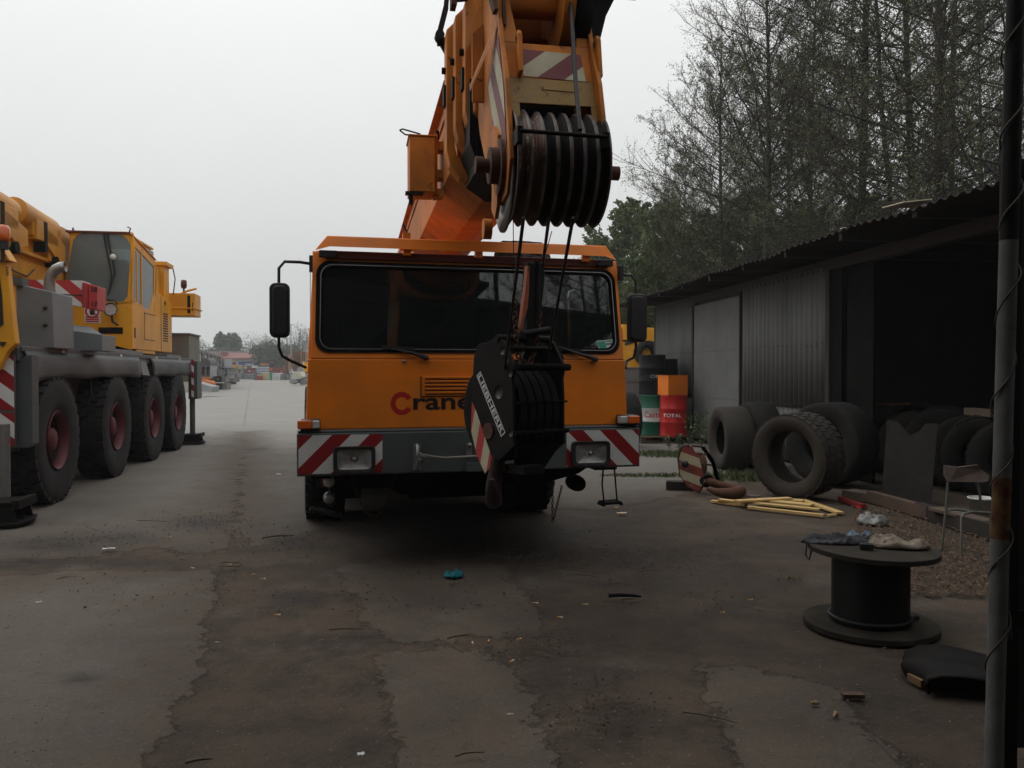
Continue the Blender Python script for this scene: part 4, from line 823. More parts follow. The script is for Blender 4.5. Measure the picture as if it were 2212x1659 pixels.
cx_=(a[0]+b[0])/2;cz2=a[2]*.66+b[2]*.34-.02;m=MB();m.lathe([(.085,-.001),(.115,-.001)],(cx_,14.589,cz2),(0,1,0),28);m.beam((cx_-.07,14.59,cz2+.07),(cx_+.07,14.59,cz2-.07),.001,.02);m.build('prohibition_ring',redt,st)
m=MB();m.prism([(cx_-.03,14.5895,cz2-.06),(cx_+.03,14.5895,cz2-.06),(cx_+.045,14.5895,cz2+.01),(cx_,14.5895,cz2+.05),(cx_-.045,14.5895,cz2+.01)],(0,.0005,0));m.build('figure_mark',blackt,st)
m=MB()
for i in range(3): m.box(a[0]+.02,b[0]-.02,14.588,14.59,b[2]+.015+i*.035,b[2]+.04+i*.035)
m.build('printed_lines',redl,st)
for x0,x1 in((213,236),(235,267)):
    a,b=g([(x0,707),(x1,721)]);m=MB();m.box(a[0],b[0]-.01,14.59,14.6,b[2],a[2]);pp=m.build('data_plate',blacks,oc)
m=MB();a,b=g([(144,497),(282,500)]);m.box(a[0],b[0],14.55,14.75,3.90,3.93);m.cyl((a[0]+.1,14.6,3.92),(a[0]+.1,14.6,3.98),.015,6);m.tube([(b[0]-.02,14.6,3.93),(b[0],14.6,4.0),(b[0]-.05,14.6,4.02)],.012,6);m.build('roof_trim',darkred,oc)
m=MB();m.tube([(-.33,14.75,2.75),(-.31,14.75,2.8),(-.31,14.75,3.6),(-.34,14.75,3.65)],.014,6);m.build('grab_rail',yellow,oc)
m=MB();m.box(-.344,-.335,14.72,14.78,2.12,2.3);m.build('door_handle',black,oc)
m=MB();m.box(-.342,-.338,15.4,16.2,2.12,2.13);m.box(-.342,-.338,15.4,16.2,2.60,2.61);m.box(-.342,-.338,15.4,15.41,2.12,2.61);m.build('hatch_seam',black,oc)
# engine housing, winch, counterweight
m=MB();m.prism([(-.40,16.3,1.93),(-.40,17.95,1.93),(-.40,17.95,2.98),(-.40,17.6,3.0),(-.40,16.3,3.15)],(-1.6,0,0));m.box(-.45,-.36,14.9,16.3,1.86,1.95);eh=m.build('engine_housing',yellow,cb,bevel=.015)
m=MB()
for i in range(12): m.box(-.40,-.393,17.15,17.55,2.15+i*.05,2.172+i*.05)
m.box(-.40,-.394,16.95,16.955,1.95,3.05);m.build('louvres',blacks,eh)
m=MB();m.lathe([(0,-.01),(.05,-.01)],(-.395,17.3,2.93),(-1,0,0),16);m.build('filler_cap',black,eh)
m=MB();m.box(-1.4,-.5,16.4,17.3,3.1,3.62);m.box(-.7,-.42,17.35,17.8,3.0,3.72);m.box(-.8,-.36,17.3,17.95,3.70,3.78);m.box(-1.4,-.6,17.0,17.4,3.6,3.7);m.tube([(-.36,16.35,3.0),(-.34,16.35,3.55),(-.45,16.35,3.65)],.015,6);wn=m.build('winch_frame',yellow,cb,bevel=.012)
m=MB();m.tube([(-.36,17.9,3.7),(-.33,17.95,3.5),(-.36,17.9,3.15)],.012,6);m.build('winch_hose',black,wn)
q=B.v(397,614,18.3);m=MB();m.lathe([(0,-.10),(.05,-.09),(.065,-.03),(.06,.08),(.0,.10)],(q[0],18.3,q[1]),(0,0,1),16);m.cyl((q[0],18.3,q[1]-.22),(q[0],18.3,q[1]-.1),.02,8);m.build('beacon',darkred,cb)
a=B.v(389,633,18.2);b=B.v(426,682,18.2);m=MB();m.box(a[0]-.7,b[0]-.05,18.2,18.9,b[1],a[1]);m.box(a[0]-.4,b[0]-.02,18.18,18.95,a[1]-.34,a[1]-.31);m.tube([(a[0],18.3,a[1]),(b[0]-.2,18.3,a[1]+.06),(b[0]-.03,18.3,a[1]+.11)],.025,8)
cw=m.build('counterweight_arm',yellow,cb,bevel=.012)
m=MB();m.box(b[0]-.2,b[0]-.14,18.195,18.2,b[1]+.05,a[1]-.05);m.box(b[0]-.10,b[0]-.085,18.195,18.2,b[1]+.1,a[1]-.2);m.build('painted_marks',blacks,cw)
text('A3',.16,whitet,'lettering',eh,MW((-.3925,17.78,2.33),(0,1,0),(0,0,1)),bold=.002)
a=B.v(388,723,19.5);b=B.v(412,775,19.5);m=MB();m.box(a[0]-1.5,b[0],19.3,20.6,1.3,a[1]);m.box(a[0]-1.5,b[0]+.03,19.28,20.62,a[1],a[1]+.03)
single('concrete_block_stack',m,M('block_grey',(.22,.21,.18),.9,c2=(.15,.14,.12),s=4,bump=.3),'grey ballast block behind the left crane, capped with a dark slab','ballast block')
o=bpy.data.objects['concrete_block_stack'];o.location=(B.o[0],B.o[1],0);o.rotation_euler=(0,0,B.a)
# ================= open-fronted shed at right =================
S=Fr(6.2,0,6.56)
shd=fthing('shed','long dark shed with corrugated grey front panels and open bay on the right','shed',S)
def corrpan(v0,v1,z0,z1,u=0,pitch=.177,amp=.025,th=.008,horiz=False,mat=corr,name='corrugated_panel',parent=shd,n=8):
    m=MB();k=int((v1-v0)/pitch*n);vs=[]
    for i in range(k+1):
        v=v0+(v1-v0)*i/k;w_=amp*math.sin(2*math.pi*(v-v0)/pitch)
        vs+=[(u+w_,v,z0),(u+w_,v,z1)]
    m.add(vs,[(2*i,2*i+2,2*i+3,2*i+1) for i in range(k)],0,True)
    o=m.build(name,mat,parent);s_=o.modifiers.new('s','SOLIDIFY');s_.thickness=th;return o
vj=S.u(1785,700,0)[0];vd=S.u(1605,700,0)[0];vc=S.u(1502,700,0)[0];ve=S.u(1417,700,0)[0]
for (a,b) in((vj,vd),(vc,ve)):
    corrpan(a,b,.95,3.12,0);corrpan(a,b,.05,1.0,.022)
m=MB();k=4
for i in range(k):
    a=vd+.06+(vc-vd-.12)*i/k;b=vd+.06+(vc-vd-.12)*(i+1)/k
    m.box(-.05,-.035,a+.004,b-.004,.08,.98);m.box(-.052,-.037,a+.002,b-.004,.985,1.95);m.box(-.05,-.035,a+.003,b-.003,1.955,2.98)
m.box(-.035,-.01,vd+.05,vc-.05,.06,2.98);dr=m.build('flat_sheet_door',M('flat_sheet',(.14,.143,.14),.9,spec=.2,c2=(.10,.102,.10),s=1.5,c3=(.07,.07,.065),s3=6,t3=.64,bump=.15,bs=25),shd)
m=MB();m.box(-.06,-.03,vd+.01,vd+.055,.05,3.05);m.box(-.07,0,vc-.03,vc+.05,.05,3.0);m.build('door_edge_frame',woodd,dr)
m=MB()
for v in [vj+.09+i*.17 for i in range(int((ve-vj)/.17))]:
    for z in(1.0,1.96):
        if not(vd-.05<v<vc+.05):m.lathe([(0,-.01),(.013,-.008),(.015,.004)],(-.028,v,z+.02*math.sin(v*9)),(1,0,0),6)
m.build('sheet_screws',black,shd)
# the same shed runs on past the viewpoint (it shows only as a reflection in the cab glass)
corrpan(-16,-3.6,.05,3.12,0);m=MB();m.box(-.02,.10,-3.6,-3.48,0,3.12);m.build('post',woodd,shd)
# timber frame, side wall, back wall
m=MB()
for v in(vj-.06,vd,vc,ve+.05,vj-5.5,vj-9.5): m.box(-.02,.10,v-.06,v+.06,0,3.12)
for z in(.5,1.0,1.95,3.0): m.box(.035,.10,vj,ve,z,z+.08)
m.box(-.02,.14,vj-14,ve+.1,3.06,3.22)
for v in [vj-13+i*1.6 for i in range(14)]: m.box(-.75,5.1,v-.04,v+.04,3.225,3.33)
m.build('timber_frame',woodd,shd)
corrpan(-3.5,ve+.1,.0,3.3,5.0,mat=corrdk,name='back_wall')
m=MB()
for v in [-2.5+i*1.25 for i in range(18)]: m.box(4.86,4.95,v-.05,v+.05,0,3.3)
m.build('wall_studs',woodd,shd)
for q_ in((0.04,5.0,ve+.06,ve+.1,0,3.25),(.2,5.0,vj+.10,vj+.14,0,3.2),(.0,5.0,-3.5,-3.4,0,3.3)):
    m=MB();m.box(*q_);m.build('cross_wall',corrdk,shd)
m=MB();m.box(0.02,.05,vj-.42,vj-.03,1.0,3.1);m.box(.06,.10,vj-1.2,vj-.5,.0,3.1);m.build('inner_board',under,shd)
# roof: corrugated across the slope, wavy eave, gently sagging
m=MB();v0,v1=-16,ve+1.2;n=int((v1-v0)/.177*6);vs=[]
us=[-.80,-.6,0,2,4,5.4]
for i in range(n+1):
    v=v0+(v1-v0)*i/n;wv=.019*math.sin(2*math.pi*v/.177);jit=.018*math.sin(v*1.3)+.012*math.sin(v*3.7+1);ej=.02*mn.noise(Vector((v*3,0,0)))
    for j,u in enumerate(us): vs.append((u+(ej if j==0 else 0),v,3.31+(u+.8)*.035+wv+jit*(1 if j<2 else .4)))
k=len(us);m.add(vs,[(i*k+j,(i+1)*k+j,(i+1)*k+j+1,i*k+j+1) for i in range(n) for j in range(k-1)],0,True)
rf=m.build('roof',roofm,shd);s_=rf.modifiers.new('s','SOLIDIFY');s_.thickness=.008
for a in(9.3,):
    m=MB();m.prism([(-.84,a,3.40),(-.84,a+.42,3.42),(-.45,a+.42,3.43),(-.5,a,3.44)],(0,0,.012));m.build('loose_sheet_edge',whitew,rf)
# ---------------- tyres ----------------
TG='old truck tyres at the shed'
def tyre(label,c,ax,Rr,Wd,ri,lug,mat,group=TG,tilt=0,n=34):
    o=tyre_mb(Rr,Wd,ri,lug,n,(0,0,0),(1,0,0),lug_h=.009).build('tyre',mat)
    a=Vector(ax).normalized();o.rotation_euler=a.to_track_quat('X','Z').to_euler();o.location=c
    return tag(o,label,'tyre',group)
def tyat(px,py_bot,dia,angdeg,Wd,label,lug,mat,ri=.27,roll=0,dist=None):
    p=gnd(px,py_bot) if dist is None else at(px,800,dist);a=R(angdeg)
    return tyre(label,(p.x,p.y,dia/2-.01),(math.cos(a),math.sin(a),roll),dia/2,Wd,ri,lug,mat)
tyat(1722,1073,1.04,180+37,.44,'dusty lugged tyre with wide open face, nearest of the tyres outside the shed',True,rubbero,.33,-.05)
tyat(1796,1046,1.14,180+36,.52,'bald fat tyre leaning right behind the dusty lugged one',False,rubberd,.30)
tyat(1578,1012,1.00,180+5,.44,'bald grey tyre beside the weeds, turned with its hole facing left',False,rubbero,.27)
tyat(1636,1008,1.06,180+4,.44,'dark smooth tyre between the bald grey tyre and the shed wall',False,rubberd,.27)
ins=[(1888,1030,13.2,1.02,.42),(1925,1035,12.6,1.06,.40),(1975,1040,12.0,.98,.42),(2040,1045,11.3,1.06,.42),(2092,1050,10.8,.98,.36),(2132,1055,10.3,1.0,.36),(2195,1060,9.8,1.0,.40)]
lbs=['farthest tyre in the shed bay, under the reddish board','smooth tyre second from the far end of the bay row','wide smooth tyre behind the notched steel plate','tall smooth tyre showing to the right above the steel plate','smooth tyre above the broken chair back','lugged tyre just left of the pole in the bay row','lugged tyre right of the leaning pole']
for i,(x,y,d,dia,wd) in enumerate(ins):
    p=at(x,800,d);a=R(180+62-i*1.5)
    tyre(lbs[i],(p.x,p.y,dia/2-.02+(.03 if i%2 else 0)),(math.cos(a),math.sin(a),.12*(-1)**i),dia/2,wd,.27,i>=5,rubberd if i%2 else rubbero if i==2 else rubberd,n=30)
p=at(1349,800,17.0)
tyre('big black tyre standing right beside the orange cab, before the blocks',(p.x,p.y,.56),(1,.25,0),.56,.36,.28,False,rubberd,None)
# slabs of board & sticks on the tyres
for (a,b,z,lab) in(((1856,1013),(1900,1016),.0,'reddish brown board end lying on top of the far bay tyres'),):
    p=at(1868,877,13.0);q=at(1960,872,12.2);m=MB();m.beam(p,q,.2,.045);single('board',m,woodg if 0 else M('reddish_board',(.16,.07,.045),.8,c2=(.08,.04,.03),s=5),lab,'board')
p=at(2092,888,10.6);q=at(2150,893,10.0);m=MB();m.beam(p,q,.12,.09);single('timber',m,woodg,'pale grey timber laid across the bay tyres left of the leaning pole','timber')
m=MB();a=at(1925,868,11.8);b=at(1975,905,11.6)
m.tube([at(1965,872,12.3),at(1995,872,12.0),at(2010,885,11.6)],.05,10);m.tube([at(1915,905,12.4),at(1945,880,12.2),at(1965,872,12.3)],[.02,.05,.05],10);single('rag',m,rubberd,'dark limp sleeve draped over the bay tyres above the steel plate','rubber sleeve')
# ---------------- steel plate leaning ----------------
pp=[(1916,907),(1938,909),(1952,925),(1965,941),(1985,932),(2000,915),(2026,915),(2018,1005),(2011,1089),(1960,1080),(1905,1070)]
P3=[]
for x,y in pp:
    d=9.55+ (1090-y)/180*.35+ (2010-x)/100*.35; P3.append(at(x,y,d))
m=MB();m.prism(P3,(.01,.012,.0));single('steel_plate',m,M('dirty_plate',(.026,.022,.019),.8,spec=.2,c2=(.013,.012,.011),s=6,amt=.8,c3=(.045,.036,.028),s3=16,t3=.62,bump=.3),'large notched dark steel plate leaning against the bay tyres','steel plate')
# ---------------- sill boards ----------------
def board(a,b,wd,th,mat,label,name='plank',cat='plank',group=None,z=None):
    m=MB();a=Vector(a);b=Vector(b);m.beam(a,b,wd,th);return single(name,m,mat,label,cat,group,bevel=.002)
g3=lambda x,y,z=0:gnd(x,y,z)
board(g3(1832,1066,.05),g3(1890,1075,.05),.22,.10,woodg,'short grey plank end by the base of the black steel plate, behind red scrap',group='boards on the ground at the shed')
board(g3(1880,1072,.07),g3(2010,1108,.07),.10,.13,M('brown_beam',(.11,.07,.05),.85,c2=(.06,.04,.03),s=4,bump=.3),'brown timber beam along the ground in front of the steel plate',group='boards on the ground at the shed')
board(g3(1985,1100,.07),g3(2180,1160,.07),.10,.15,woodd,'long dark timber sill running behind the broken chair legs',group='boards on the ground at the shed')
board(g3(2020,1098,.14),g3(2140,1128,.13),.16,.03,woodg,'weathered pale board lying on the long dark timber sill',group='boards on the ground at the shed')
board(g3(1815,1077,.03),g3(1866,1094,.03),.06,.05,M('red_strip',(.22,.02,.02),.6,c2=(.08,.03,.02),s=8),'thin red-painted steel strip lying left of the brown beam','steel_strip','strip')
board(g3(1853,1097,.01),g3(1868,1094,.02),.08,.02,redt,'small bright red plastic scrap on the leaf litter','plastic_scrap','scrap')
# white bucket
p=gnd(2120,1128);m=MB();m.lathe([(0,.0),(.10,0),(.125,.24),(.132,.24),(.132,.255),(.118,.255),(.115,.03),(0,.02)],(p.x,p.y,0),(0,0,1),24);bk=single('bucket',m,whitet,'white plastic bucket between the broken chair and the pole','bucket')
# ---------------- broken chair ----------------
C0=gnd(2062,1192);ch=thing('chair','broken chair with wooden back board and bare metal tube legs','chair',(C0.x,C0.y,0))
pC=gnd(2064,1165);
def cp(x,y,d): 
    q=at(x,y,d);return (q.x-C0.x,q.y-C0.y,q.z)
tb=M('chair_tube',(.12,.12,.10),.5,c2=(.10,.09,.07),s=9,amt=.8)
m=MB();m.prism([cp(2037,1004,7.15),cp(2065,1008,7.1),cp(2108,1003,7.05),cp(2118,1014,7.05),cp(2135,1026,7.0),cp(2133,1038,7.0),cp(2122,1041,7.0),cp(2045,1040,7.1),cp(2037,1026,7.15)],(.0,-.03,0));m.build('backrest',M('worn_board',(.085,.06,.048),.9,c2=(.04,.03,.025),s=7,amt=.8,bump=.2),ch,bevel=.006)
for pts in([cp(2048,1040,7.12),cp(2043,1105,7.1),cp(2034,1190,7.1)],[cp(2113,1040,7.02),cp(2120,1098,7.0),cp(2124,1100,7.0)],[cp(2076,1200,6.7),cp(2077,1118,6.72),cp(2082,1110,6.74),cp(2100,1106,6.78),cp(2140,1108,6.8)],[cp(2041,1112,7.1),cp(2048,1103,7.1),cp(2062,1100,7.1),cp(2145,1112,7.0)],[cp(2139,1108,6.8),cp(2141,1150,6.8),cp(2143,1215,6.75)]):
    m=MB();m.tube(pts,.011,8);m.build('leg',tb,ch)
# ---------------- oil drums on pallet ----------------
def drum(c,mats,label,rz=0,r=.29,h=.88,group='oil drums beside the shed',txt=None,white_band=False):
    t=thing('oil_drum',label,'oil drum',c,rz,group)
    prof=[(0,.01),(r-.02,.01),(r-.02,0),(r,.0),(r+.004,.012),(r,.025)]
    for zz in(.30,.59): prof+=[(r,zz*h/.88-.02),(r+.012,zz*h/.88),(r,zz*h/.88+.02)]
    prof+=[(r,h-.025),(r+.004,h-.012),(r,h),(r-.02,h),(r-.02,h-.015),(0,h-.015)]
    if white_band:
        z1,z2=.30*h/.88-.012,.59*h/.88+.012
        a=[p for p in prof if p[1]<=z1]+[(r,z1)];c_=[(r,z2)]+[p for p in prof if p[1]>=z2];b=[(r,z1)]+[p for p in prof if z1<p[1]<z2]+[(r,z2)]
        m=MB();m.lathe(prof,(0,0,0),(0,0,1),40);m.build('drum_body',mats[0],t);b=[(x_+.0012,z_) for x_,z_ in b]
        m=MB();m.lathe(b,(0,0,0),(0,0,1),40);m.build('white_band',mats[1],t)
    else:
        m=MB();m.lathe(prof,(0,0,0),(0,0,1),40);m.build('drum_body',mats[0],t)
    m=MB();m.cyl((.12,.12,h-.016),(.12,.12,h-.002),.035,14);m.build('bung',blacks,t)
    if txt:
        s_,size,mt,zz,off,sx=txt
        cu=text(s_,size,mt,'lettering',t,Matrix.Identity(4),bold=.0015,sx=sx,extr=0)
        for v in cu.data.vertices:     # wrap the print round the drum
            x,y=v.co.x,v.co.y;a=-math.pi/2+ (x+off)/r;v.co=((r+.0035)*math.cos(a),(r+.0035)*math.sin(a),zz+y)
    return t
dg_=M('green_drum_paint',(.004,.095,.050),.45,c2=(.01,.05,.03),s=4,c3=(.04,.03,.02),s3=12,t3=.68)
dr_=M('red_drum_paint',(.50,.014,.012),.4,c2=(.3,.015,.012),s=4,c3=(.08,.03,.02),s3=12,t3=.68)
dk=M('black_drum_paint',(.006,.007,.008),.6,spec=.2,c2=(.012,.012,.012),s=4)
PZ=.14
pD=gnd(1455,958);yD=pD.y+.30
def dx(px,y): return (px-1106)/F*y
drum((dx(1455,yD),yD,PZ),[dr_],'red oil drum with white lettering on the pallet, under the yellow box',0,txt=('TOTAL',.105,whitet,.45,-.085,1.25))
yG=yD+.35
drum((dx(1412,yG),yG,PZ),[dg_,M('drum_white',(.5,.5,.48),.5,c2=(.3,.3,.28),s=6)],'green oil drum with a white band carrying red lettering',0,white_band=True,txt=('Castrol',.18,redt,.45,-.01,.95))
yk=yG+.15
drum((dx(1409,yk),yk,PZ+.885),[dk],'black oil drum stacked on the green drum, letters half hidden by the yellow box',0,txt=('OMV',.095,M('grey_print',(.30,.31,.30),.6),.40,.06,1.5))
drum((dx(1436,yG+.75),yG+.75,PZ+.80),[dk],'plain black oil drum standing behind the lettered black one',0)
drum((dx(1392,yG+.65),yG+.65,0),[dr_],'red oil drum mostly hidden left of the green drum',0)
# yellow steel box on the drums
q=at(1455,860,yD);yb=thing('steel_box','open yellow steel box standing on the red drum','box',(q.x-.02,yD,PZ+.885),R(24))
m=MB();m.box(-.25,.25,-.2,.2,0,.012);m.box(-.25,.25,-.2,-.19,.0,.42);m.box(-.25,.25,.19,.2,.0,.42);m.box(-.25,-.24,-.19,.19,.0,.42);m.box(.24,.25,-.19,.19,.0,.42);m.build('box_body',orange,yb,bevel=.004)
m=MB();o_=[(-.26,-.21),(.26,-.21),(.26,.21),(-.26,.21)];i_=[(-.235,-.185),(.235,-.185),(.235,.185),(-.235,.185)];m.ring([(x,y,.42) for x,y in o_],[(x,y,.42) for x,y in i_],(0,0,.01));m.build('box_rim',orange,yb)
# pallet
def pallet(mb,cx,cy,z,wd=1.2,dp=.8,h=.14,rot=0):
    Rm=Matrix.Rotation(rot,3,'Z')
    def bb(x,y,zz,a,b,c_): q=Rm@Vector((x,y,0));mb.obox((cx+q.x,cy+q.y,z+zz),(a,b,c_),rz=rot)
    for i in range(5): bb(0,-dp/2+.06+i*(dp-.12)/4,h-.011,wd,.10,.02)
    for x in(-wd/2+.07,0,wd/2-.07):
        for y in(-dp/2+.06,0,dp/2-.06): bb(x,y,h/2,.12,.10,h-.05)
        bb(x,0,h-.032,.12,dp,.018)
    for y in(-dp/2+.06,0,dp/2-.06): bb(0,y,.011,wd,.10,.02)
    return mb
pal=MB();pallet(pal,dx(1432,yD+.1),yD+.2,0,1.15,.9,.14,R(4));single('pallet',pal,woodg,'grey wooden pallet under the red and green drums','pallet')
# ---------------- concrete wall and yellow machine behind ----------------
m=MB();yw=19.6
for r_ in range(3):
    for k in range(7):
        x0=dx(1180,yw)+k*.62+(.3 if r_%2 else 0)
        m.box(x0,x0+.605,yw,yw+.4,r_*.43,r_*.43+.42)
m.box(dx(1180,yw),dx(1180,yw)+4.6,yw-.02,yw+.42,1.29,1.60);m.box(dx(1180,yw),dx(1180,yw)+4.6,yw-.04,yw+.44,1.60,1.64)
single('block_wall',m,M('concrete_block',(.19,.18,.165),.9,c2=(.12,.115,.10),s=3,bump=.4),'low grey concrete block wall behind the drums','wall',bevel=.008)
ym=26.
ly=thing('mobile_crane','yellow machine with a black tyre showing between the cab mirror and the shed','machine',(dx(1400,ym),ym,0))
def yl(x,y,d=0): q=at(x,y,ym+d);return(q.x-dx(1400,ym),d,q.z)
for (x,y) in((1396,763),(1286,763)):
    c=yl(x,y);r_=27.5/F*ym;w_=tyre_mb(r_,.5,r_*.52,False,30,c,(.18,-1,0)).build('tyre',rubber,ly)
    m=MB();m.lathe([(r_*.52,-.18),(r_*.5,-.05),(r_*.3,.02),(r_*.12,.02),(r_*.1,-.1),(0,-.1)],c,(.18,-1,0),24);m.build('rim',yellow,w_)
m=MB();m.prism([yl(1345,700),yl(1385,708),yl(1440,708),yl(1440,730),yl(1412,742),yl(1380,732),yl(1345,735)],(0,1.2,0));m.prism([yl(1250,736),yl(1378,740),yl(1372,800),yl(1350,830),yl(1250,830)],(0,1.2,0));m.prism([yl(1180,702),yl(1340,702),yl(1340,770),yl(1180,770)],(0,1.5,0))
m.prism([yl(1376,735),yl(1400,760),yl(1410,840),yl(1368,840)],(0,1.,0));m.build('body',yellow,ly,bevel=.02)
m=MB();m.prism([yl(1350,740,-.02),yl(1378,736,-.02),yl(1378,739,-.02),yl(1350,746,-.02)],(0,.01,0))
for i in range(3): m.prism([yl(1418,712+i*8,-.02),yl(1434,714+i*8,-.02),yl(1434,717+i*8,-.02),yl(1420,717+i*8,-.02)],(0,.01,0))
m.build('dark_slots',black,ly)
# ---------------- red and white hook block lying by the tyres ----------------
hpos=gnd(1510,1060);hk_=thing('hook_block','rusty hook block with worn red and white plate lying on the ground by the tyres','hook block',(hpos.x,hpos.y,0))
def z4(x,y,d): # region-crop pixels to local
    X=(1640+x/4.254)/1.15732;Y=(960+y/4.254)/1.15732;q=at(X,Y,d);return Vector((q.x-hpos.x,q.y-hpos.y,max(.005,q.z)))
po=[(250,690),(300,650),(340,655),(440,805),(515,1050),(455,1160),(330,1095),(245,960),(225,790)]
L1=[z4(x,y,10.62-(x-225)/290*.22) for x,y in po]
m=MB();m.prism(L1,(.02,.012,0),2)
c0=L1[0]
def yv(p): return p
# stripes on the plate: follow the plate's own plane
ex_=(z4(515,900,10.40)-z4(225,900,10.62));ez=Vector((0,0,1));org=z4(225,1160,10.62);nrm=ex_.cross(ez).normalized()*-.004
if nrm.y>0:nrm=-nrm
P2=[((p-org).dot(ex_.normalized()),(p-org).z) for p in L1]
def f2(a,b): return org+ex_.normalized()*a+Vector((0,0,b))+nrm
z0_=min(p[1] for p in P2)
poly=[(b,a) for a,b in P2]
stripes(m,poly,-.35,.115,z0_-.05,lambda b,a:f2(a,b),0,1)
m.build('side_plate',[whitew,M('faded_red',(.22,.04,.03),.7,c2=(.10,.04,.025),s=9,amt=.9,c3=(.3,.22,.12),s3=8,t3=.6),rust],hk_)
m=MB();ce=z4(300,850,10.5);m.lathe([(0,-.02),(.04,-.02),(.05,.01)],ce-Vector((0,.03,0)),(.5,1,0),14);m.build('axle_hole',black,hk_)
L2=[z4(x,y,10.75) for x,y in((470,665),(500,665),(605,810),(668,1040),(640,1050),(590,850))];m=MB();m.prism(L2,(.02,.0,0));m.build('side_plate',rust,hk_)
m=MB()
for a,b in(((330,655),(490,668)),((410,740),(540,748)),((460,850),(590,860))):
    m.cyl(z4(*a,10.5),z4(*b,10.72),.012,8)
m.lathe([(0,-.05),(.16,-.05),(.17,0),(.16,.05),(0,.05)],z4(450,860,10.7),(1,.2,0),24);m.build('cross_bars',rust,hk_)
m=MB();hp_=[z4(520,1030,10.45),z4(600,1050,10.4),z4(690,1080,10.35),z4(790,1095,10.3),z4(870,1130,10.25),z4(900,1170,10.15),z4(850,1205,10.0),z4(760,1190,9.95),z4(650,1150,10.0),z4(545,1115,10.1)]
for p in hp_: p.z=max(p.z,.07)
m.tube(hp_,[.05,.055,.05,.05,.06,.07,.075,.07,.05,.02],12);m.build('hook',rust,hk_)
m=MB();m.cyl(z4(505,1010,10.5),z4(545,1035,10.42),.085,16);m.build('hook_nut',blacks,hk_)
p=gnd(1470,1057);m=MB();m.obox((p.x,p.y+.05,.05),(.35,.16,.10),rz=R(-12));single('timber_block',m,woodd,'dark timber block beneath the rusty hook block','timber block')
# ---------------- pale sawn boards ----------------
def b4(x,y,z=0): return gnd((1640+x/4.254)/1.15732,(960+y/4.254)/1.15732,z)
bd=[((590,1245),(960,1290),.015,.07,'thin pale batten end at the left tip of the sawn wood pile'),((860,1245),(1430,1215),.075,.10,'pale board lying slanted on top of the sawn wood pile'),((670,1230),(1740,1335),.045,.08,'long pale batten, frontmost full-length piece of the sawn wood pile'),((1060,1228),(1660,1290),.055,.14,'wide pale plank in the middle of the sawn wood pile'),((980,1310),(1790,1400),.018,.06,'pale batten lowest at the front of the sawn wood pile'),((1560,1235),(1960,1372),.02,.09,'pale batten reaching farthest right out of the sawn wood pile'),((1380,1230),(1570,1245),.03,.16,'short wide pale board at the back of the sawn wood pile'),((900,1180),(1100,1200),.03,.09,'greyish board end behind the sawn wood pile near the rusty hook')]
for (a,b,z,wd,lab) in bd:
    board(b4(*a,z),b4(*b,z),wd,.022 if wd>.07 else .028,woodg if 'greyish' in lab else woodf,lab,group='sawn boards by the tyres')
p=b4(1870,1405);m=MB();m.obox((p.x,p.y,.012),(.10,.04,.02),rz=.3);single('wood_offcut',m,woodf,'small pale offcut right of the sawn wood pile','offcut')
# ---------------- cable reel with things on it ----------------
rc=gnd(1879,1352);rl=thing('cable_reel','dark wooden cable reel standing upright, used as a table','cable reel',(rc.x,rc.y,0))
Rr_=.372
def flange(z0,z1,rad,seed,tilt=(0,0)):
    m=MB();n=56;rr=random.Random(seed);a=[]
    for i in range(n):
        t=2*math.pi*i/n;r_=rad*(1+.008*mn.noise(Vector((math.cos(t)*3,math.sin(t)*3,seed)))+rr.uniform(-.003,.003));a.append((r_*math.cos(t),r_*math.sin(t),z0))
    m.prism(a,(0,0,z1-z0));return m
flange(.0,.035,.385,2).build('bottom_flange',reelw,rl,bevel=.004)
o=flange(.455,.487,.372,3).build('top_flange',reelw,rl,bevel=.004);o.rotation_euler=(.018,.02,0)
m=MB();prof=[(.0,.034)]
for i in range(38):
    z=.036+i*.011;prof+=[(.216,z),(.2225,z+.0055)]
prof+=[(.216,.456),(0,.456)];m.lathe(prof,(0,0,0),(0,0,1),56);m.tube([(.232*math.cos(t),.232*math.sin(t),.052+.02*t/6) for t in [i*.2 for i in range(31)]]+[(.30,.02,.045)],.013,8);m.build('wound_cable',M('black_cable',(.007,.007,.007),.6,c2=(.014,.013,.012),s=9),rl)
def cloth(name,outl,zc,h,mat,label,cat,seed,n=34,cx=0,cy=0,rx=.1,ry=.05,fold=9,rot=0):
    m=MB();vs=[]
    for j in range(n+1):
        for i in range(n+1):
            a=i/n*2-1;b=j/n*2-1
            x=a*math.sqrt(1-b*b/2);y=b*math.sqrt(1-a*a/2);e_=1-(x*x+y*y)
            wob=1+.25*mn.noise(Vector((x*1.5,y*1.5,seed)))
            rid=1-2*abs(mn.noise(Vector((x*fold*.28+y*1.3+seed,y*fold*.22,seed))));big=.5+mn.noise(Vector((x*1.7,y*1.2,seed+4)))
            z=h*min(1,(max(0,e_)*2.2)**.5)*(.22+.38*max(0,big)+.40*max(0,rid)*(.4+big))
            X=x*rx*wob;Y=y*ry*wob;vs.append((cx+X*math.cos(rot)-Y*math.sin(rot),cy+X*math.sin(rot)+Y*math.cos(rot),zc+z))
    m.add(vs,[(j*(n+1)+i,j*(n+1)+i+1,(j+1)*(n+1)+i+1,(j+1)*(n+1)+i) for j in range(n) for i in range(n)],0,True)
    o=single(name,m,mat,label,cat);s_=o.modifiers.new('s','SOLIDIFY');s_.thickness=.003;return o
zt=.492
q=lambda x,y,z=zt:at(x,y,(z-H)/ray(x,y)[2]*ray(x,y)[1])
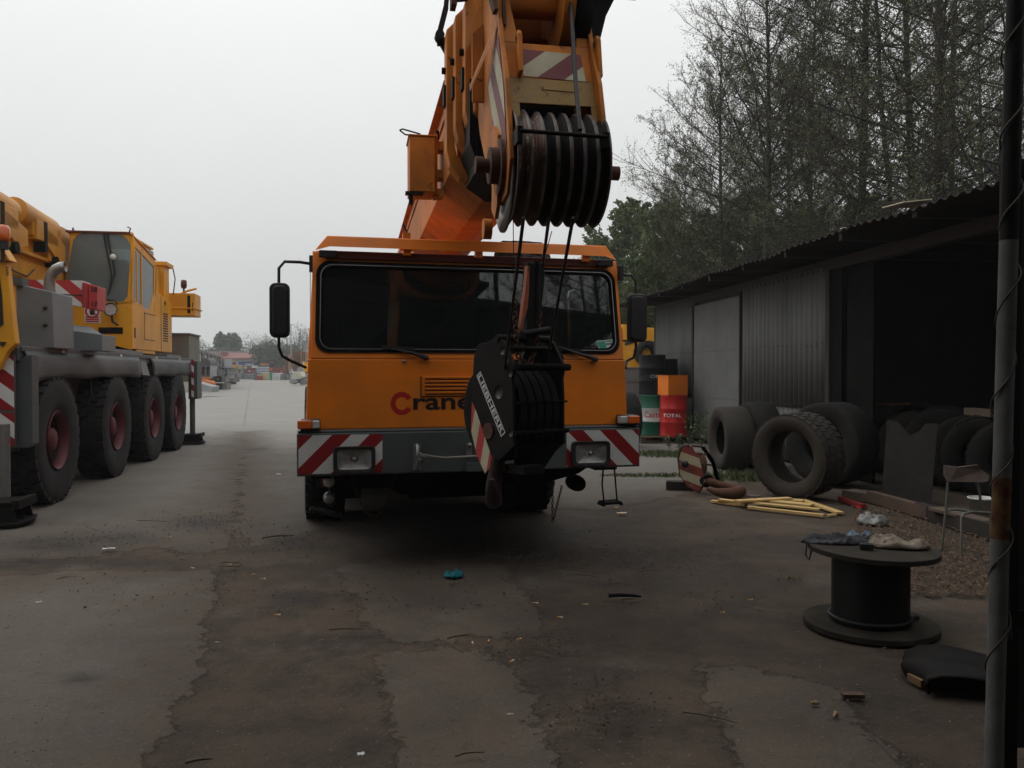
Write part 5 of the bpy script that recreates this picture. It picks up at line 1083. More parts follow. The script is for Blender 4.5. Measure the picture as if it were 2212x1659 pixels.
a=q(1945,1183);cloth('work_glove',0,zt,.07,M('beige_cloth',(.30,.25,.19),.9,c2=(.13,.10,.08),s=22,amt=.8),'beige stained work gloves crumpled on the cable reel','gloves',3,cx=a.x+.0,cy=a.y+.02,rx=.19,ry=.06,fold=16,rot=-.12)
a=q(1905,1180);cloth('work_glove',0,zt,.06,M('beige_cloth2',(.34,.28,.21),.9,c2=(.13,.10,.08),s=22,amt=.8),'beige glove bunched up in the middle of the reel top','glove',9,cx=a.x,cy=a.y+.03,rx=.075,ry=.06,fold=18,rot=.5)
a=q(1858,1172);cloth('work_shirt',0,zt,.065,M('blue_cloth',(.20,.27,.33),.9,c2=(.10,.14,.18),s=18,amt=.8),'light blue rag heaped at the back of the reel top','rag',5,cx=a.x+.0,cy=a.y+.05,rx=.085,ry=.06,fold=20)
a=q(1815,1176);cloth('jacket',0,zt,.06,M('black_cloth',(.012,.013,.017),.6,c2=(.04,.04,.045),s=20,amt=.7),'black crumpled jacket along the back left of the reel top','jacket',7,cx=a.x-.0,cy=a.y+.03,rx=.21,ry=.06,fold=18,rot=-.05)
a=q(1742,1178,.47);m=MB();m.tube([a+Vector((.05,.03,.04)),a+Vector((.0,0,.02)),a+Vector((-.005,0,-.06)),a+Vector((.015,0,-.09)),a+Vector((.03,0,-.03)),a+Vector((.03,.02,.03))],.007,6);single('metal_clasp',m,steel,'bright metal clasp hanging over the left rim of the reel','clasp')
a=q(1872,1186);m=MB();m.obox((a.x,a.y,zt+.018),(.075,.05,.03),rz=-.3);m.lathe([(0,.0),(.014,0),(.016,.004),(0,.006)],(a.x,a.y,zt+.032),(0,0,1),10);single('black_box',m,black,'small black box on the front of the reel top','small box',bevel=.008)
# ---------------- bag, rubber mat, pole, gate ----------------
a=gnd(1893,1135);cloth('plastic_bag',0,.01,.09,M('clear_bag',(.26,.26,.25),.3,c2=(.14,.14,.13),s=9),'crumpled clear plastic bag on the leaf litter behind the reel','plastic bag',12,cx=a.x,cy=a.y+.1,rx=.15,ry=.12,fold=20)
m=MB();base=gnd(2070,1500)
arc=[(-.22,.0),(-.235,.05),(-.22,.10),(-.16,.14),(-.06,.155),(.06,.14),(.30,.08),(.55,.03)]
vs=[]
for j in range(9):
    y=j/8*.42
    for k_,(x,z) in enumerate(arc): vs.append((base.x+x+.06+.15*y+.03*math.sin(j),base.y-.08+y-.25*x,z*.68+.01+.010*math.sin(j*1.3+k_)))
k=len(arc);m.add(vs,[(j*k+i,j*k+i+1,(j+1)*k+i+1,(j+1)*k+i) for j in range(8) for i in range(k-1)],0,True)
o=single('rubber_mat',m,blacks,'folded black rubber mat lying by the foot of the pole','rubber mat');s_=o.modifiers.new('s','SOLIDIFY');s_.thickness=.012
m=MB();m.obox((base.x-.12,base.y+.12,.025),(.08,.10,.035),rz=.2);single('wood_offcut',m,M('dull_offcut',(.16,.10,.045),.8),'pale wood offcut tucked under the folded black mat','offcut')
if 0:
  m=MB();a=gnd(2100,1590);m.prism([(a.x-.25,a.y+.25,.02),(a.x+.35,a.y+.28,.02),(a.x+.35,a.y-.1,.02),(a.x+.05,a.y-.02,.02),(a.x-.2,a.y+.12,.02)],(0,0,.05));single('rubber_mat',m,under,'flat dark rubber scrap on the ground under the folded mat','rubber scrap')
pole=thing('pole','leaning grey painted steel pole wrapped with thin wire at the right edge','pole',(at(2147,1500,3).x,3.0,0))
o0=Vector((at(2147,1500,3).x,3.,0));PB=at(2143,1750,3.)-o0;PT=at(2193,60,3.0)-o0;dirp=(PT-PB);PB.z=PB.z;P0=PB-dirp*((PB.z+.3)/dirp.z if PB.z>-.3 else 0);PT=P0+dirp.normalized()*4.75
polem=M('pole_paint',(.135,.137,.133),.8,spec=.1,c2=(.06,.058,.054),s=5,amt=.7,c3=(.06,.04,.03),s3=7,t3=.60)
def pz(z): return P0+dirp*((z-P0.z)/dirp.z)
za,zb_,zc_=1.15,1.33,3.0
m=MB();m.tube([pz(-.3),pz(.94)],.031,24);m.tube([pz(1.165),pz(2.02)],.031,24);m.build('pole_shaft',polem,pole)
m=MB();m.tube([pz(.94),pz(1.165)],.0312,24);m.build('worn_warning_band',M('red_yellow_band',(.07,.018,.015),.8,spec=.1,c2=(.16,.12,.05),s=10,amt=1.,c3=(.02,.015,.012),s3=9,t3=.55),pole)
m=MB();m.tube([pz(2.02),pz(4.4)],.031,24);m.build('shaded_upper_shaft',blacks,pole)  # upper pole coloured black for the shade beneath the canopy
m=MB();pts=[]
for i in range(240):
    z=.35+i*.016;t=(z-.35)*2*math.pi/.315;c_=pz(z);rr_=.036+.006*math.sin(i*.4);pts.append(c_+Vector((rr_*math.cos(t),rr_*math.sin(t),0)))
m.tube(pts,.0035,6);m.build('wrapped_wire',M('wire_sleeve',(.05,.046,.034),.7),pole)
gt=thing('gate_leaf','dark rusty sheet metal gate leaf just right of the pole','gate',(1.88,3.12,0))
m=MB();m.box(0.0,1.5,.0,.02,.12,2.28);m.build('sheet',M('rusty_sheet',(.030,.018,.014),.8,c2=(.015,.011,.01),s=3,amt=.8),gt)
m=MB();m.box(-.03,.02,-.03,.04,.0,2.34);m.box(.02,1.5,-.02,.03,2.28,2.34);m.box(.02,1.5,-.02,0,.6,.65);m.build('gate_frame',blacks,gt,bevel=.004)
m=MB();m.tube([(-.045,-.06,1.25),(-.055,-.06,1.0),(-.05,-.06,.72),(-.03,-.05,.55)],.012,6);m.build('hanging_strap',black,gt)
# ---------------- weeds and grass ----------------
leafm=M('weed_leaf',(.075,.12,.035),.6,c2=(.04,.07,.02),s=9);grassm=M('grass_blade',(.09,.12,.04),.7,c2=(.05,.07,.02),s=6);stemm=M('weed_stem',(.06,.07,.03),.7)
def weed(x,y,h,n,label,seed,spread=.25):
    rr=random.Random(seed);t=thing('weed',label,'weed',(x,y,0),0,'weeds beside the drums')
    ms=MB();ml=MB()
    for i in range(n):
        a=rr.uniform(0,6.28);bx_,by_=rr.uniform(-spread,spread)*.5,rr.uniform(-spread,spread)*.5;hh=h*rr.uniform(.5,1);ln=rr.uniform(.05,.3)
        pts=[Vector((bx_+math.cos(a)*ln*s_*s_*hh,by_+math.sin(a)*ln*s_*s_*hh,hh*s_)) for s_ in(0,.3,.6,.85,1)];ms.tube(pts,[.006,.005,.004,.003,.002],5)
        for k in range(22):
            s_=rr.uniform(.25,1.02);j=min(3,int(s_*4));p=pts[0].lerp(pts[-1],s_);p=p+Vector((0,0,0));d=Vector((rr.uniform(-1,1),rr.uniform(-1,1),rr.uniform(-.4,.6))).normalized();l=rr.uniform(.05,.10);s2=d.cross(Vector((0,0,1)));s2=(s2.normalized() if s2.length>.01 else Vector((1,0,0)))*l*.28
            ml.add([p,p+d*l*.5+s2,p+d*l-Vector((0,0,l*.3)),p+d*l*.5-s2],[(0,1,2,3)])
    ms.build('stem',stemm,t);ml.build('leaves',leafm,t);return t
weed(dx(1500,16.8),16.8,.75,8,'tall leafy weed against the shed wall right of the red drum',1,.5)
weed(dx(1525,16.2),16.2,.6,7,'leafy weed between the red drum and the bald grey tyre',2,.4)
weed(dx(1463,15.8),15.8,.42,4,'low weed in front of the red drum',3,.3)
def grass(cx,cy,rx,ry,n,h,name_label,seed):
    rr=random.Random(seed);m=MB()
    for i in range(n):
        t=rr.uniform(0,6.28);r_=math.sqrt(rr.random());x=cx+rx*r_*math.cos(t);y=cy+ry*r_*math.sin(t)
        a=rr.uniform(0,6.28);hh=h*rr.uniform(.4,1.1)*(1.15-r_*.5);d=Vector((math.cos(a),math.sin(a),0));w_=d.cross(Vector((0,0,1)))*.004*(1+cy/15);b=Vector((x,y,-.01));tip=b+d*hh*.5+Vector((0,0,hh))
        m.add([b-w_,b+w_,b+d*hh*.18+Vector((0,0,hh*.6))+w_*.6,tip,b+d*hh*.18+Vector((0,0,hh*.6))-w_*.6],[(0,1,2,3,4)])
    tag(m.build('grass',grassm),name_label,'grass',kind='stuff')
c=gnd(1430,982);grass(c.x,c.y,.75,.5,900,.10,'patch of short grass at the edge of the paving by the pallet',1)
c=gnd(1420,1028);grass(c.x,c.y,.85,.16,700,.07,'strip of short grass along the paving joint right of the orange crane',2)
c=gnd(1590,1035);grass(c.x,c.y,.6,.25,300,.18,'dry grass between the outer tyres',3)
c=gnd(1700,1250);grass(c.x,c.y,.12,.04,18,.03,'tiny grass sprouts in the dirt left of the reel',5)
# ================= workshop behind the camera (seen mirrored in the cab glass) =================
wk=thing('workshop','open-fronted workshop with canopy roof and grey sheet walls behind the viewpoint','building',(0,0,0))
m=MB();m.box(-11,2.1,-9,2.3,4.35,4.42);m.build('roof',roofm,wk)
m=MB();m.box(-1.6,1.2,-2.4,1.9,4.31,4.345);m.build('reflection_boards',M('pale_boards',(.30,.30,.29),.8,c2=(.2,.2,.2),s=2),wk)  # pale patch added under the roof to grey the windscreen's reflection
m=MB();m.box(2.13,5.0,-9,1.7,4.35,4.42);m.build('shade_roof',roofm,wk)  # unseen roof added to darken what the windscreen mirrors
m=MB();m.box(-11,5.2,-9,-8.9,0,4.6);m.box(-11,-10.9,-9,2.0,0,4.35);m.build('wall',corrdk,wk)  # rear wall lengthened sideways to darken the windscreen's reflection
m=MB();[m.box(-10.8+i*1.2,-10.8+i*1.2+1.18,-3.2,-3.15,1.9,4.3) for i in range(5)];m.build('sheet_wall',M('pale_panels',(.22,.22,.21),.8,c2=(.15,.15,.15),s=2),wk)
m=MB();[m.box(x-.07,x+.07,2.0,2.14,0,4.35) for x in(-10.8,-7.4)];m.build('post',blacks,wk)
# ================= trees =================
barkm=M('bark',(.035,.032,.027),.95,c2=(.07,.065,.055),s=3,stretch=(2,2,.4),bump=.3)
twigm=M('twig_bark',(.050,.043,.035),.95)
lfm=M('young_leaf',(.150,.165,.085),.8,spec=.1,c2=(.075,.082,.038),s=.8,amt=1)
lfg=M('fresh_leaf',(.095,.125,.048),.8,spec=.1,c2=(.06,.085,.032),s=.5,amt=1)
def tree(name,h,seed,spread,nb,leaf,leafn,z0f=.14,r0=.17,up=.55,leafsz=.07,twigs=1.,sub=7,twin=False,xs=1.):
    rr=random.Random(seed);t=thing(name,None,None)
    tr=MB();br=MB();lf=MB()
    lean=rr.uniform(-.02,.02)
    def trunkp(s_): return Vector((lean*h*s_+.12*math.sin(s_*5+seed),.1*math.sin(s_*4+seed*2),h*s_))
    tr.tube([trunkp(i/10)for i in range(11)],[r0*(1-.93*(i/10)**.9)+.004 for i in range(11)],8)
    if twin: tr.tube([trunkp(0),trunkp(.15)+Vector((.35,.1,0)),trunkp(.5)+Vector((.7,.2,0)),trunkp(.9)+Vector((.9,.2,0))],[r0*.7,r0*.55,r0*.35,.02],7)
    def leaf_at(p,sz):
        d=Vector((rr.gauss(0,1),rr.gauss(0,1),rr.gauss(0,1))).normalized();e_=d.orthogonal().normalized()*sz*.5
        lf.add([p-e_,p+d*sz*.5,p+e_,p-d*sz*.5],[(0,1,2,3)])
    for b in range(nb):
        s_=z0f+(1-z0f)*(b+rr.random())/nb;base=trunkp(s_)
        if s_>.985:continue
        az=b*2.4+rr.uniform(-.5,.5)
        prof=math.sin(min(1,(1-s_)*1.5)*math.pi/2)*(.75+.25*min(1,(s_-z0f)*6+.2))
        ln=spread*prof*rr.uniform(.65,1.15)+.4
        el=up*(.5+.9*s_)+rr.uniform(-.15,.2)
        d=Vector((math.cos(az)*math.cos(el)*xs,math.sin(az)*math.cos(el),math.sin(el)))
        pts=[base];rs=[];cur=d.copy();rb=.010+.020*ln/spread*(r0/.17)
        k=6
        for j in range(k):
            cur=(cur+Vector((rr.uniform(-.13,.13),rr.uniform(-.13,.13),rr.uniform(-.05,.12)))).normalized();pts.append(pts[-1]+cur*ln/k)
        tr.tube(pts,[rb*(1-j/k*.85)+.002 for j in range(k+1)],5,cap=False)
        ns=int(sub*ln/spread*2)+3
        for q in range(ns):
            f=.18+.82*(q+rr.random())/ns;j=min(k-1,int(f*k));p=pts[j].lerp(pts[j+1],f*k-j)
            bd=(pts[j+1]-pts[j]).normalized();sd_=Vector((rr.gauss(0,1),rr.gauss(0,1),rr.gauss(.25,.6)));d2=(bd*.9+sd_.normalized()*.95).normalized();l2=ln*.34*(1.15-f*.7)*rr.uniform(.5,1.2)
            p2=[p,p+d2*l2*.5+Vector((0,0,.02)),p+d2*l2+Vector((0,0,l2*.12))]
            br.tube(p2,[.010,.007,.003],3,cap=False,sm=False)
            nt_=int(5*twigs)+1
            for w_ in range(nt_):
                g_=rr.uniform(.2,1);pp=p2[0].lerp(p2[2],g_);d3=(d2+Vector((rr.gauss(0,.8),rr.gauss(0,.8),rr.gauss(.2,.7)))).normalized();l3=rr.uniform(.15,.5)*min(1,l2+.3)
                e3=pp+d3*l3;n3=d3.orthogonal().normalized()*.0055
                br.add([pp-n3,pp+n3,e3],[(0,1,2)])
                for _ in range(leafn if rr.random()>.3 else leafn*2):
                    if rr.random()<.85: leaf_at(pp.lerp(e3,rr.uniform(.3,1.1))+Vector((rr.gauss(0,.04),rr.gauss(0,.04),rr.gauss(0,.04))),leafsz*rr.uniform(.5,1.3))
    tk=tr.build('trunk',barkm,t)
    c_=br.build('crown',[twigm],t);c2=lf.build('leaves',[leaf],c_)
    return t
protoA=tree('alder_tree',17,11,4.6,92,lfm,3,.16,.16,.55,.050,1.3,13)
protoB=tree('alder_tree',18,23,4.8,80,lfm,3,.20,.18,.45,.046,1.2,12,twin=True)
protoC=tree('bushy_tree',9.5,37,3.4,60,lfg,5,.06,.12,.6,.13,1.,9)
used=set()
def place(proto,px,d,hs,label,rz=0,group='trees behind the shed',sx=1.):
    if proto.name in used: o=dup(proto)
    else: o=proto;used.add(proto.name)
    o.location=((px-CX)/F*d,d,-.05);o.rotation_euler=(0,0,rz);o.scale=(hs*sx,hs*sx,hs);tag(o,label,'tree',group);return o
place(protoA,1650,27,.98,'tall leafy alder with a single straight trunk, first big trunk right of the orange crane',.3)
place(protoA,1556,30,.80,'slimmer alder forming the left shoulder of the tree row, pale thin trunk',2.1)
place(protoA,1755,31,1.0,'alder with its trunk hidden low between the first big trunk and the stout trunk',4.0)
place(protoB,1856,25,.95,'alder with a stout forking trunk above the middle of the shed roof',1.0)
place(protoB,1975,25,1.05,'alder with the thinner of the two near dark trunks over the shed',2.6)
place(protoB,2027,22,1.05,'alder with the thickest dark trunk, just left of the pole',4.4)
place(protoB,2155,21,1.0,'alder whose bare branches reach past the pole at the top right',5.5)
place(protoA,1700,40,1.0,'further alder seen between the two leafiest trunks',1.4)
place(protoA,2110,34,1.0,'further alder at the upper right behind the pole',.9)
place(protoA,1480,44,.78,'hazy lower alder left of the slim pale trunk',3.0)
place(protoC,1445,36,.92,'fresh green bushy tree low beside the crane sheaves',.4,'green trees beyond the shed')
place(protoC,1370,46,1.12,'fresh green bushy tree leftmost against the sky',1.9,'green trees beyond the shed')
place(protoC,1520,33,.80,'fresh green bushy tree under the slim pale alder',3.2,'green trees beyond the shed')
place(protoC,1395,30,.55,'small green tree directly above the shed corner and cab mirror',4.4,'green trees beyond the shed')
place(protoC,1610,36,.95,'green bushy tree behind the first big trunk',5.0,'green trees beyond the shed')
place(protoC,1300,60,1.15,'greyish bushy tree seen under the sheaves right of the ropes',.9,'green trees beyond the shed')
place(protoC,1740,36,.9,'green bushy tree behind the shed roof at its middle',2.4,'green trees beyond the shed')
place(protoC,1880,34,.9,'green bushy tree behind the stout forking trunk',1.2,'green trees beyond the shed')
place(protoC,2060,33,.9,'green bushy tree low behind the thickest dark trunk',4.9,'green trees beyond the shed')
# trees standing on behind the viewpoint, mirrored in the windscreen
for i,(x,y,pr) in enumerate(((11.5,8,protoB),(13,-1,protoA),(12,-9,protoB))):
    o=dup(pr);o.location=(x,y,0);o.rotation_euler=(0,0,i*1.3);o.scale=(.9,.9,.9);tag(o,('tree outside the frame at right, nearest to the shed','tree outside the frame at right, level with the viewpoint','tree outside the frame at right, behind the viewpoint')[i],'tree','trees behind the shed')
# ================= far end of the yard =================
def qx(x,y): return ((460+x/6.506)/1.15732,(780+y/6.506)/1.15732)
def qp(x,y,Y): return at(*qx(x,y),Y)
def qbox(mb,x0,y0,x1,y1,Y,dep,mi=0,ground=False):
    a=qp(x0,y0,Y);b=qp(x1,y1,Y);mb.box(a.x,b.x,Y,Y+dep,0 if ground else b.z,a.z,mi);return mb
def far(name,label,cat,rects,Y,dep,mats,group=None,bevel=0):
    m=MB();[qbox(m,*r[:4],Y+(r[5] if len(r)>5 else 0),dep,r[4] if len(r)>4 else 0) for r in rects];return single(name,m,mats,label,cat,group,bevel)
cm=lambda n,c,**k:M(n,c,.85,c2=tuple(x*.6 for x in c),s=k.pop('s',1.2),**k)
hallw=cm('hall_wall',(.55,.54,.52));hallr=cm('hall_roof',(.22,.09,.075));blue=cm('blue_doors',(.02,.06,.20));tan=cm('tan_stack',(.42,.34,.22));grey1=cm('grey_goods',(.30,.31,.31));grey2=cm('dark_goods',(.12,.12,.12));redg=cm('red_goods',(.30,.05,.035));org=cm('orange_goods',(.50,.16,.05));palw=cm('pallet_wood',(.30,.17,.11),s=3);whiteg=cm('white_goods',(.62,.62,.60));greeng=cm('green_post',(.02,.22,.13));cream=cm('cream_wall',(.42,.40,.34))
hl_=thing('hall','long low hall with red tiled roof and blue doors at the yard end','building',tuple(Vector((qp(960,1085,160).x,160,0))))
def rel(mb,o):
    mb.v=[(x-o.location.x,y-o.location.y,z-o.location.z) for x,y,z in mb.v];return mb
m=MB();qbox(m,560,765,1760,1090,160,9,0,True);rel(m,hl_).build('wall',hallw,hl_)
a,b,c_,d=qp(600,768,159.3),qp(1780,768,159.3),qp(1780,690,166),qp(600,690,166);m=MB();m.prism([a,b,c_,d],(0,0,.25));m.prism([d,c_,c_+Vector((0,6,-2.4)),d+Vector((0,6,-2.4))],(0,0,.25));qbox(m,590,650,640,700,161,3);rel(m,hl_).build('roof',hallr,hl_)
for x0,x1,y0 in((670,845,820),(885,1110,808),(1118,1270,825)):
    m=MB();qbox(m,x0,y0,x1,1090,159.8,.15,0,True);rel(m,hl_).build('door',blue,hl_)
# second roof strip and wall behind
far('hall','pale long hall roof rising behind the red tiled roof','building',[(400,640,1320,700)],190,10,cm('far_roof',(.30,.24,.22)))
# long building at left
lb_=thing('hall','cream hall with dark pilasters along the left of the yard','building',(qp(165,1000,62).x,62,0))
A0=qp(165,590,62);A1=qp(565,716,150);m=MB()
m.prism([(A0.x,62,0),(A1.x,150,0),(A1.x,150,A1.z-.2),(A0.x,62,A0.z-.25)],(-7,-.5,0));rel(m,lb_).build('wall',cream,lb_)
m=MB();m.prism([(A0.x+.3,61.5,A0.z-.25),(A1.x+.3,150.5,A1.z-.2),(A1.x-7,150.5,A1.z+.8),(A0.x-7,61.5,A0.z+.8)],(0,0,.2));rel(m,lb_).build('roof',grey2,lb_)
for i,tx in enumerate((.0,.14,.30,.45,.62,.8,1)):
    m=MB();p=Vector((A0.x,62,0)).lerp(Vector((A1.x,150,0)),tx);m.box(p.x-.1,p.x+.22,p.y-.3,p.y+.3,0,A0.z+(A1.z-A0.z)*tx-.2);rel(m,lb_).build('pilaster',grey2,lb_)
m=MB();q=qp(105,600,60);q2=qp(160,780,60);m.box(q.x,q2.x,60,60.5,0,q.z);single('shed_end',m,cm('pale_gable',(.5,.53,.56)),'pale blue-grey panel standing beyond the rear of the left crane','panel')
# far scrub and trees
hazel=M('far_leaf',(.085,.095,.07),.9,c2=(.06,.07,.05),s=.3);hazeg=M('far_green_leaf',(.055,.085,.045),.9,c2=(.04,.06,.035),s=.3)
def fbush(name,label,x,Y,wd,h,mat,seed,n=2600,sz=.35,group=None,lobes=7,trunk=True,bare=.0):
    rr=random.Random(seed);t=thing(name,label,'tree',(x,Y,0),0,group);m=MB();L_=[]
    for i in range(lobes):
        L_.append((rr.uniform(-.28,.28)*wd,rr.uniform(-.2,.2)*wd,h*rr.uniform(.22,.68),wd*rr.uniform(.16,.24),h*rr.uniform(.2,.30)))
    tb_=MB();tb_.tube([(0,0,-.1),(.1,0,h*.3),(0,0,h*.6)],[h*.03,h*.022,h*.01],7)
    for (a,b,c_,r1,r2) in L_: tb_.tube([(0,0,h*.15),(a*.5,b*.5,c_*.6),(a,b,c_+r2*.6)],[h*.015,h*.01,h*.003],5)
    for i in range(n):
        a,b,c_,r1,r2=L_[i%lobes];d=Vector((rr.gauss(0,1),rr.gauss(0,1),rr.gauss(0,1))).normalized()*(rr.random()**.45);p=Vector((a+d.x*r1,b+d.y*r1,max(.1,c_+d.z*r2)))
        u_=Vector((rr.gauss(0,1),rr.gauss(0,1),rr.gauss(0,1))).normalized();v_=u_.orthogonal().normalized();s_=sz*rr.uniform(.4,1.2)
        if rr.random()<bare:
            e_=p+Vector((rr.gauss(0,.3),rr.gauss(0,.3),1)).normalized()*s_*3;m.add([p-v_*.03,p+v_*.03,e_],[(0,1,2)])
        else: m.add([p-u_*s_*.5,p+v_*s_*.5,p+u_*s_*.5,p-v_*s_*.4],[(0,1,2,3)])
    tb_.build('trunk',barkm,t);m.build('crown',mat,t);return t
def fX(x,Y): return qp(x,800,Y).x
fbush('tree','round green tree, larger of the pair on the skyline behind the far hall',fX(745,200),200,8.6,12.6,hazeg,1,3400,.8,'skyline trees')
fbush('tree','smaller round green tree touching the left of the larger skyline tree',fX(510,200),200,6.0,9.8,hazeg,2,2200,.8,'skyline trees')
fbush('tree','wide dark green bush at the right end of the far hall',fX(1500,158),158,10.6,7.9,hazeg,3,3600,.45,'skyline trees',9)
fbush('tree','grey budding tree directly above the wide dark bush, behind the left cab mirror',fX(1520,150),150,9,8.2,hazel,4,2600,.5,'skyline trees',7,True,.5)
for i,(x,wd,h) in enumerate(((170,9,10.5),(290,9,9.6),(960,12,11),(1090,10,10),(1230,11,11.2),(1340,9,10.5),(1800,12,13),(1930,12,12.5),(2040,10,12))):
    fbush('tree',('bare thin scrub just right of the ballast block','bare thin scrub under the smaller skyline tree','bare scrub right of the larger skyline tree','thin bare scrub above the middle of the far hall','bare scrub above the right part of the far hall','bare scrub left of the cab mirror foot','grey bare tree above the pallet stacks','grey bare tree behind the tallest pallet stacks','grey bare tree hidden by the cab edge')[i],fX(x,205),205,wd*1.0,h*1.12,hazel,20+i,1300,.42,'bare skyline scrub',6,True,.72)
m=MB();rr=random.Random(5)
for i in range(7000):
    x=rr.uniform(-95,-45);z=rr.uniform(0,5.6+.5*math.sin(x));p=Vector((x,rr.uniform(212,216),z));u_=Vector((rr.gauss(0,1),rr.gauss(0,1),rr.gauss(0,1))).normalized();v_=u_.orthogonal().normalized();m.add([p-u_*.5,p+v_*.5,p+u_*.5,p-v_*.4],[(0,1,2,3)])
tag(m.build('hedge',hazel),'low dark hedge band along the skyline behind the halls','hedge',kind='stuff')
# railing on the embankment + lamp post
m=MB();a=qp(350,575,180);b=qp(1340,600,180);m.beam(a,b,.1,.1)
for i in range(24): p=a.lerp(b,i/23);m.box(p.x-.05,p.x+.05,179.95,180.05,0,p.z)
single('railing',m,grey2,'thin railing line above the far hall roofs','railing')
m=MB();p=qp(1740,200,118);m.cyl((p.x,118,0),(p.x,118,p.z),.07,8);m.cyl((p.x,118,0),(p.x,118,2),.12,8);m.box(p.x-.06,p.x+.5,117.95,118.05,p.z-.06,p.z);single('street_lamp',m,grey1,'thin tall mast just right of the left cab mirror','mast')
# stacked goods along the left side
m=MB();a=qp(345,835,70);m.cyl((a.x,70,a.z),(a.x,71.6,a.z),.44,20);m.box(a.x-.42,a.x+.42,70,71.5,a.z-.5,a.z-.15);single('tank',m,grey2,'dark round drum lying on top of the rack of brown bins','tank')
for i,(x0,x1) in enumerate(((165,245),(268,335),(355,415))):
    far('storage_bin','%s brown storage bin on the rack behind the left crane'%('leftmost','middle','rightmost')[i],'bin',[(x0,885,x1,1035)],70,1.2,[cm('brown_bin',(.12,.03,.025))],'brown storage bins')
far('storage_rack','grey steel rack carrying the brown bins','rack',[(160,872,430,884),(160,1036,430,1048),(248,885,262,1040),(338,885,350,1040),(418,885,428,1060)],69.8,1.6,[grey1])
far('crate','dark crate stack right of the brown bins','crate',[(432,935,560,955),(432,960,560,1030),(440,1035,455,1060),(540,1035,555,1060)],72,1.5,[grey2,grey1])
far('storage_rack','openwork light steel rack, tallest of the left row','rack',[(430,870,600,880),(560,870,568,1140),(600,780,606,1140),(655,760,662,1080),(600,900,790,908),(600,990,760,998),(700,900,706,1080),(430,905,600,912)],74,2,[grey1])
far('machine_part','dark machine casting on top of the light rack','machine part',[(575,800,645,850),(590,775,640,800)],76,1.2,[cm('maroon_iron',(.10,.03,.035))])
far('crate','maroon and grey crates at the end of the left row','crate',[(620,1010,760,1060),(640,1065,770,1120,1),(655,1125,750,1180),(765,1060,800,1140,1)],86,2,[cm('maroon_crate',(.10,.045,.05)),grey2])
far('steel_beam','orange-brown steel beams stacked behind the left crane','beam',[(158,1062,375,1085),(158,1090,340,1115)],60,1.0,[org])
m=MB();a=qp(310,1150,56);b=qp(430,1150,56);m.cyl(a,b+Vector((0,.6,-.15)),.26,14);single('pipe',m,org,'short orange pipe end lying before the steel beams','pipe')
m=MB();P=[qp(150,1130,50),qp(330,1180,50),qp(470,1215,50),qp(445,1305,50),qp(220,1260,50),qp(150,1250,50)];m.prism(P,(0,1.2,0));m.prism([qp(160,1262,48),qp(230,1262,48),qp(210,1330,48),qp(160,1365,48)],(0,.5,0));single('steel_ramp',m,grey1,'grey slanted steel ramp nearest behind the left crane','ramp')
m=MB();a=qp(262,1342,46);m.lathe([(0,-.1),(.09,-.1),(.09,.1),(0,.1)],a,(0,1,0),14);m.beam(a,qp(170,1385,46),.12,.1);single('drawbar',m,redl,'red-tipped drawbar on the ground behind the left crane','drawbar')
for i in range(2):
    m=MB()
    for k in range(3):
        a=qp(470+i*10+k*75,1165+i*45-20,71-i*3);m.obox((a.x,a.y,.28+.55*(1-i)),(1.0,.9,.5));m.cyl((a.x-.2,a.y-.47,.28+.55*(1-i)),(a.x-.2,a.y-.44,.28+.55*(1-i)),.12,10)
    single('concrete_blocks',m,cm('block%d'%i,(.17,.165,.155)),('upper','lower')[i]+' row of grey perforated concrete blocks in the left stack','concrete blocks')
# far row
far('excavator','yellow machine with dark frame left of centre at the far end','machine',[(750,858,860,905),(780,905,840,930),(850,862,940,880,1),(870,880,935,925,1),(760,930,780,1000,1),(850,925,870,1000,1)],150,3,[yellow,tan])
far('sorting_machine','red and white yard machine in front of the blue doors','machine',[(1000,835,1080,880,2),(985,870,1010,920,1),(1100,872,1150,910,1),(1020,900,1100,925),(1025,930,1045,1000),(1085,930,1110,1000),(1050,950,1080,975,1),(930,930,960,990,2),(950,880,1000,895)],146,2,[redg,whiteg,grey1])
for i,(x0,x1,y0) in enumerate(((800,930,990),(978,1130,1000))):
    far('goods_stack',('left','right')[i]+' low grey stack of wrapped goods at the far end','goods',[(x0,y0,x1,y0+28),(x0+5,y0+32,x1-3,1055),(x0,1060,x1,1082)],150,1.6,[grey1],'grey goods stacks')
m=MB();qbox(m,1137,985,1165,1092,140,.6,0,True);qbox(m,1132,960,1170,990,140,.6);single('bollard_post',m,grey2,'thick dark post standing left of the blue and white stack','post')
m=MB()
for i in range(8): qbox(m,1178,893+i*14,1328,906+i*14,142,2.2,i%2)
single('goods_stack',m,[whiteg,blue],'blue and white striped stack of boxes at the far end','goods')
far('crate','orange crate topmost on the blue and white stack','crate',[(1240,838,1335,862),(1235,862,1340,875,1)],142.5,1.5,[org,grey2])
m=MB();qbox(m,1255,990,1390,1098,138,2,0,True);qbox(m,1170,1040,1250,1098,137,2,1,True);qbox(m,1185,1010,1240,1040,137.2,1,0);single('goods_stack',m,[tan,redg],'tan sack stack with reddish boxes at its left foot','goods')
m=MB();qbox(m,1393,985,1416,1104,135,.6,0,True);single('post',m,greeng,'bright green post between the tan sacks and the white bags','post')
m=MB()
for i in range(4): qbox(m,1422+i*2,992+i*27,1560-i*3,1016+i*27,136,1.8,0)
single('goods_stack',m,whiteg,'stack of white bags right of the green post','goods')
far('crate','dark grey crates between the white bags and the pallets','crate',[(1570,1008,1718,1040),(1565,1045,1640,1108),(1650,1045,1722,1108),(1715,930,1755,990,1)],134,1.6,[grey2,whiteg])
m=MB()
